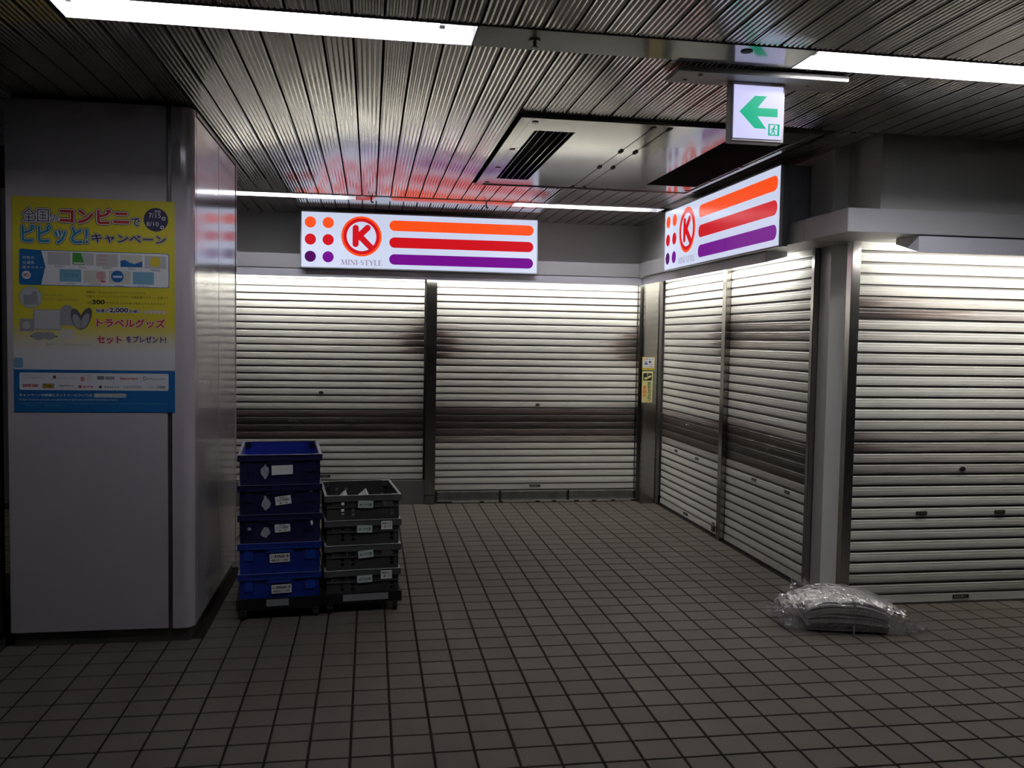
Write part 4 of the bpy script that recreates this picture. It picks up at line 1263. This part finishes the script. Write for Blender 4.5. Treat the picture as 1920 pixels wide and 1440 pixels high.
# crumpled white packets standing in the open grey crate
PACK = mat('white_packet', (0.72, 0.70, 0.68), 0.35, noise=(25, 0.2))
for n, (u, v, hh, ww, lbl) in enumerate(((-0.10, -0.10, 0.128, 0.085, 'crumpled white packet at the left inside the open grey crate'), (0.015, -0.08, 0.133, 0.09, 'crumpled white packet at the right inside the open grey crate'))):
    rng = random.Random(11 + n)
    base = Matrix.Translation((PGc.x, PGc.y, g0 + 3 * gs + 0.005)) @ Matrix.Rotation(TG, 4, 'Z')
    mb = MB()
    N_, R_ = 14, 7
    pts = []
    for a in range(R_):
        f_ = a / (R_ - 1)
        for b in range(N_):
            an = 2 * math.pi * b / N_
            rr = (1 - 0.62 * f_ ** 3) * rng.uniform(0.82, 1.10)
            pts.append(base @ Vector((u + ww / 2 * math.cos(an) * rr, v + 0.045 * math.sin(an) * rr * (1 - 0.5 * f_), hh * f_ * rng.uniform(0.90, 1.0) + (0.012 * math.cos(an) if a == R_ - 1 else 0))))
    fs = [(a * N_ + b, a * N_ + (b + 1) % N_, (a + 1) * N_ + (b + 1) % N_, (a + 1) * N_ + b) for a in range(R_ - 1) for b in range(N_)]
    fs.append(tuple(reversed(range(N_))))
    fs.append(tuple((R_ - 1) * N_ + b for b in range(N_)))
    mb.faces(pts, fs)
    tag(part('packet', mb, PACK), lbl, 'packet', 'white packets in the grey crate')

# ------------------------------------------------------------------ plastic-wrapped bundle of newspapers
def plastic():
    m = bpy.data.materials.new('clear_wrap')
    m.use_nodes = True
    nt = m.node_tree
    nt.nodes.remove(nt.nodes['Principled BSDF'])
    out = nt.nodes['Material Output']
    tr = nt.nodes.new('ShaderNodeBsdfTransparent')
    tr.inputs[0].default_value = (0.96, 0.96, 0.97, 1)
    gl_ = nt.nodes.new('ShaderNodeBsdfGlossy')
    gl_.inputs['Roughness'].default_value = 0.07
    df = nt.nodes.new('ShaderNodeBsdfDiffuse')
    df.inputs[0].default_value = (0.62, 0.58, 0.62, 1)
    lw = nt.nodes.new('ShaderNodeLayerWeight')
    lw.inputs['Blend'].default_value = 0.35
    g = nt.nodes.new('ShaderNodeNewGeometry')
    ns = nt.nodes.new('ShaderNodeTexNoise')
    ns.inputs['Scale'].default_value = 24
    ns.inputs['Detail'].default_value = 5
    ns.inputs['Distortion'].default_value = 1.2
    nt.links.new(g.outputs['Position'], ns.inputs['Vector'])
    bp = nt.nodes.new('ShaderNodeBump')
    bp.inputs['Strength'].default_value = 0.75
    bp.inputs['Distance'].default_value = 0.012
    nt.links.new(ns.outputs['Fac'], bp.inputs['Height'])
    for n_ in (gl_, lw):
        nt.links.new(bp.outputs[0], n_.inputs['Normal'])
    m1 = nt.nodes.new('ShaderNodeMixShader')
    nt.links.new(tr.outputs[0], m1.inputs[1])
    nt.links.new(gl_.outputs[0], m1.inputs[2])
    nt.links.new(M('MINIMUM', nt, M('ADD', nt, M('MULTIPLY', nt, lw.outputs['Fresnel'], 0.46), 0.02), 0.6), m1.inputs[0])
    m2 = nt.nodes.new('ShaderNodeMixShader')
    m2.inputs[0].default_value = 0.12
    nt.links.new(m1.outputs[0], m2.inputs[1])
    nt.links.new(df.outputs[0], m2.inputs[2])
    nt.links.new(m2.outputs[0], out.inputs['Surface'])
    return m


def newsprint():
    m = bpy.data.materials.new('newsprint')
    m.use_nodes = True
    nt = m.node_tree
    b = nt.nodes['Principled BSDF']
    b.inputs['Roughness'].default_value = 0.75
    oi = nt.nodes.new('ShaderNodeObjectInfo')
    mx = nt.nodes.new('ShaderNodeMix')
    mx.data_type = 'RGBA'
    mx.inputs[6].default_value = (0.22, 0.20, 0.19, 1)
    mx.inputs[7].default_value = (0.42, 0.39, 0.37, 1)
    nt.links.new(oi.outputs['Random'], mx.inputs[0])
    nt.links.new(mx.outputs[2], b.inputs['Base Color'])
    return m


NEWS = newsprint()
ANG = math.radians(-15)
BC = (2.13, 0.735, 0)
bd = thing('newspaper_bundle', 'bundle of newspapers wrapped in crumpled clear plastic on the floor', 'bundle', BC, ANG)
PW, PD = 0.40, 0.28
def paper_z(x, y, k, n):
    f = k / (n - 1)
    droop = -0.052 * f * max(0.0, (x - 0.02) / 0.2) ** 1.7 - 0.030 * f * max(0.0, (-x - 0.06) / 0.14) ** 2
    return 0.010 + k * 0.0102 + droop - 0.012 * f * (y / 0.14) ** 2 * (1 if y < 0 else 0.3)
NP = 16
rng = random.Random(5)
for k in range(NP):
    dx, dy = rng.uniform(-0.012, 0.012), rng.uniform(-0.010, 0.010)
    mb = MB()
    nx, ny = 14, 6
    th = 0.0088
    top_, bot_ = [], []
    for a in range(nx + 1):
        for b in range(ny + 1):
            x_ = (a / nx - 0.5) * PW
            y_ = (b / ny - 0.5) * PD
            z_ = paper_z(x_, y_, k, NP) + 0.0012 * math.sin(9 * x_ + k * 2.1) + 0.0010 * math.sin(23 * x_ - k)
            top_.append((x_ + dx, y_ + dy, z_ + th))
            bot_.append((x_ + dx, y_ + dy, max(z_, 0.0012)))
    idx = lambda a, b: a * (ny + 1) + b
    nn = len(top_)
    fs = []
    for a in range(nx):
        for b in range(ny):
            fs.append((idx(a, b), idx(a + 1, b), idx(a + 1, b + 1), idx(a, b + 1)))
            fs.append((nn + idx(a, b), nn + idx(a, b + 1), nn + idx(a + 1, b + 1), nn + idx(a + 1, b)))
    for a in range(nx):
        fs.append((idx(a, 0), nn + idx(a, 0), nn + idx(a + 1, 0), idx(a + 1, 0)))
        fs.append((idx(a, ny), idx(a + 1, ny), nn + idx(a + 1, ny), nn + idx(a, ny)))
    for b in range(ny):
        fs.append((idx(0, b), idx(0, b + 1), nn + idx(0, b + 1), nn + idx(0, b)))
        fs.append((idx(nx, b), nn + idx(nx, b), nn + idx(nx, b + 1), idx(nx, b + 1)))
    mb.faces(top_ + bot_, fs)
    last = part('newspaper', mb, NEWS, bd, local=True)
# white cover sheet with printing
mb = MB()
nx, ny = 14, 6
pts = []
for a in range(nx + 1):
    for b in range(ny + 1):
        x_, y_ = (a / nx - 0.5) * 0.37, (b / ny - 0.5) * 0.26
        pts.append((x_, y_, paper_z(x_, y_, NP - 1, NP) + 0.0125 + 0.004 * math.sin(14 * x_ + 5 * y_)))
mb.faces(pts, [(a * (ny + 1) + b, (a + 1) * (ny + 1) + b, (a + 1) * (ny + 1) + b + 1, a * (ny + 1) + b + 1) for a in range(nx) for b in range(ny)])
cvr = part('cover_sheet', mb, mat('cover_paper', (0.48, 0.47, 0.465), 0.6), bd, local=True)
mb = MB()
def on_cover(u, v):
    return (u, v, paper_z(u, v, NP - 1, NP) + 0.0135 + 0.004 * math.sin(14 * u + 5 * v))
for x_, y_, w_, h_ in ((-0.14, 0.085, 0.035, 0.028), (-0.095, 0.09, 0.016, 0.022)):
    mb.poly([on_cover(x_, y_), on_cover(x_ + w_, y_), on_cover(x_ + w_, y_ + h_), on_cover(x_, y_ + h_)])
for r_ in range(5):
    for q in range(4):
        x_ = -0.06 + q * 0.05 + 0.01 * (r_ % 2)
        y_ = 0.07 - r_ * 0.03
        mb.poly([on_cover(x_, y_), on_cover(x_ + 0.028, y_), on_cover(x_ + 0.028, y_ + 0.006), on_cover(x_, y_ + 0.006)])
part('printing', mb, INKB, cvr, local=True, fix=False)
# binding tape
mb = MB()
for x_ in (0.02,):
    zt_ = paper_z(x_, -0.14, NP - 1, NP) + 0.016
    mb.box(x_, x_ + 0.008, -0.1535, -0.1515, 0.004, zt_).box(x_, x_ + 0.008, -0.152, 0.152, zt_ + 0.006, zt_ + 0.0075)
part('tape', mb, mat('tape_clear', (0.30, 0.28, 0.27), 0.3), bd, local=True)

# crumpled wrap: a bag skin round the papers with loose ends gathered left and right
from mathutils import noise as mnoise
mb = MB()
NU, NV_ = 96, 60
pts = []
for a in range(NU + 1):
    u = a / NU * 2 - 1                     # along the bundle
    xl = u * 0.335
    body = max(0.0, 1 - max(0.0, abs(u) - 0.60) / 0.40)
    end = 1 - body
    for b in range(NV_):
        t_ = 2 * math.pi * b / NV_
        cy, cz = math.cos(t_), math.sin(t_)
        e = 0.45
        sy_ = math.copysign(abs(cy) ** e, cy)
        sz_ = math.copysign(abs(cz) ** e, cz)
        topz = paper_z(max(-0.2, min(0.2, xl)), 0, NP - 1, NP) + 0.030
        hy = (0.158 * body + 0.115 * end * (1.0 if u < 0 else 0.9))
        hz = topz * (body ** 0.7) * 0.52 + 0.030 * end
        cz0 = topz * 0.50 * body + (0.060 if u < 0 else 0.030) * end
        p = Vector((xl, sy_ * hy, cz0 + sz_ * hz))
        nv = Vector((p.x * 26, p.y * 26, p.z * 26))
        amp = 0.008 + 0.024 * end
        dn = Vector((mnoise.noise(nv), mnoise.noise(nv + Vector((31, 7, 3))), mnoise.noise(nv + Vector((5, 41, 17)))))
        dn2 = Vector((mnoise.noise(nv * 2.6), mnoise.noise(nv * 2.6 + Vector((3, 9, 3))), mnoise.noise(nv * 2.6 + Vector((15, 4, 7)))))
        p += dn * amp + dn2 * amp * 0.6
        p.z = max(p.z, 0.0012 + 0.001 * (b % 2))
        pts.append(tuple(p))
fs = [(a * NV_ + b, (a + 1) * NV_ + b, (a + 1) * NV_ + (b + 1) % NV_, a * NV_ + (b + 1) % NV_) for a in range(NU) for b in range(NV_)]
mb.faces(pts, fs)
WRAP = plastic()
part('plastic_wrap', mb, WRAP, bd, local=True, fix=False)
# loose flaps of film
def flap(cx, cy, cz, lx, lz, ang, seed, rise):
    rg = random.Random(seed)
    m_ = MB()
    n1, n2 = 22, 12
    ps = []
    for a in range(n1 + 1):
        for b in range(n2 + 1):
            u, v = a / n1 - 0.5, b / n2
            w_ = 1 - 0.45 * v
            x_, y_, z_ = u * lx * w_, 0.02 * math.sin(u * 11 + seed), v * lz
            nv = Vector((x_ * 40 + seed, v * 5, seed * 1.7))
            dn = Vector((mnoise.noise(nv), mnoise.noise(nv + Vector((9, 3, 1))), mnoise.noise(nv + Vector((2, 8, 6))))) * 0.022
            c_, s_ = math.cos(ang), math.sin(ang)
            q = Vector((cx + x_ * c_ - (y_ + v * lz * (1 - rise)) * s_, cy + x_ * s_ + (y_ + v * lz * (1 - rise)) * c_, cz + z_ * rise)) + dn
            q.z = max(q.z, 0.002)
            ps.append(tuple(q))
    m_.faces(ps, [(a * (n2 + 1) + b, (a + 1) * (n2 + 1) + b, (a + 1) * (n2 + 1) + b + 1, a * (n2 + 1) + b + 1) for a in range(n1) for b in range(n2)])
    part('film_flap', m_, WRAP, bd, local=True, fix=False)
flap(-0.20, 0.10, 0.13, 0.20, 0.10, 0.3, 3, 0.85)
flap(-0.29, 0.02, 0.05, 0.14, 0.14, 1.5, 8, 0.25)
flap(0.13, 0.10, 0.105, 0.12, 0.07, -0.2, 5, 0.85)
flap(0.32, -0.04, 0.015, 0.13, 0.11, -1.75, 13, 0.12)
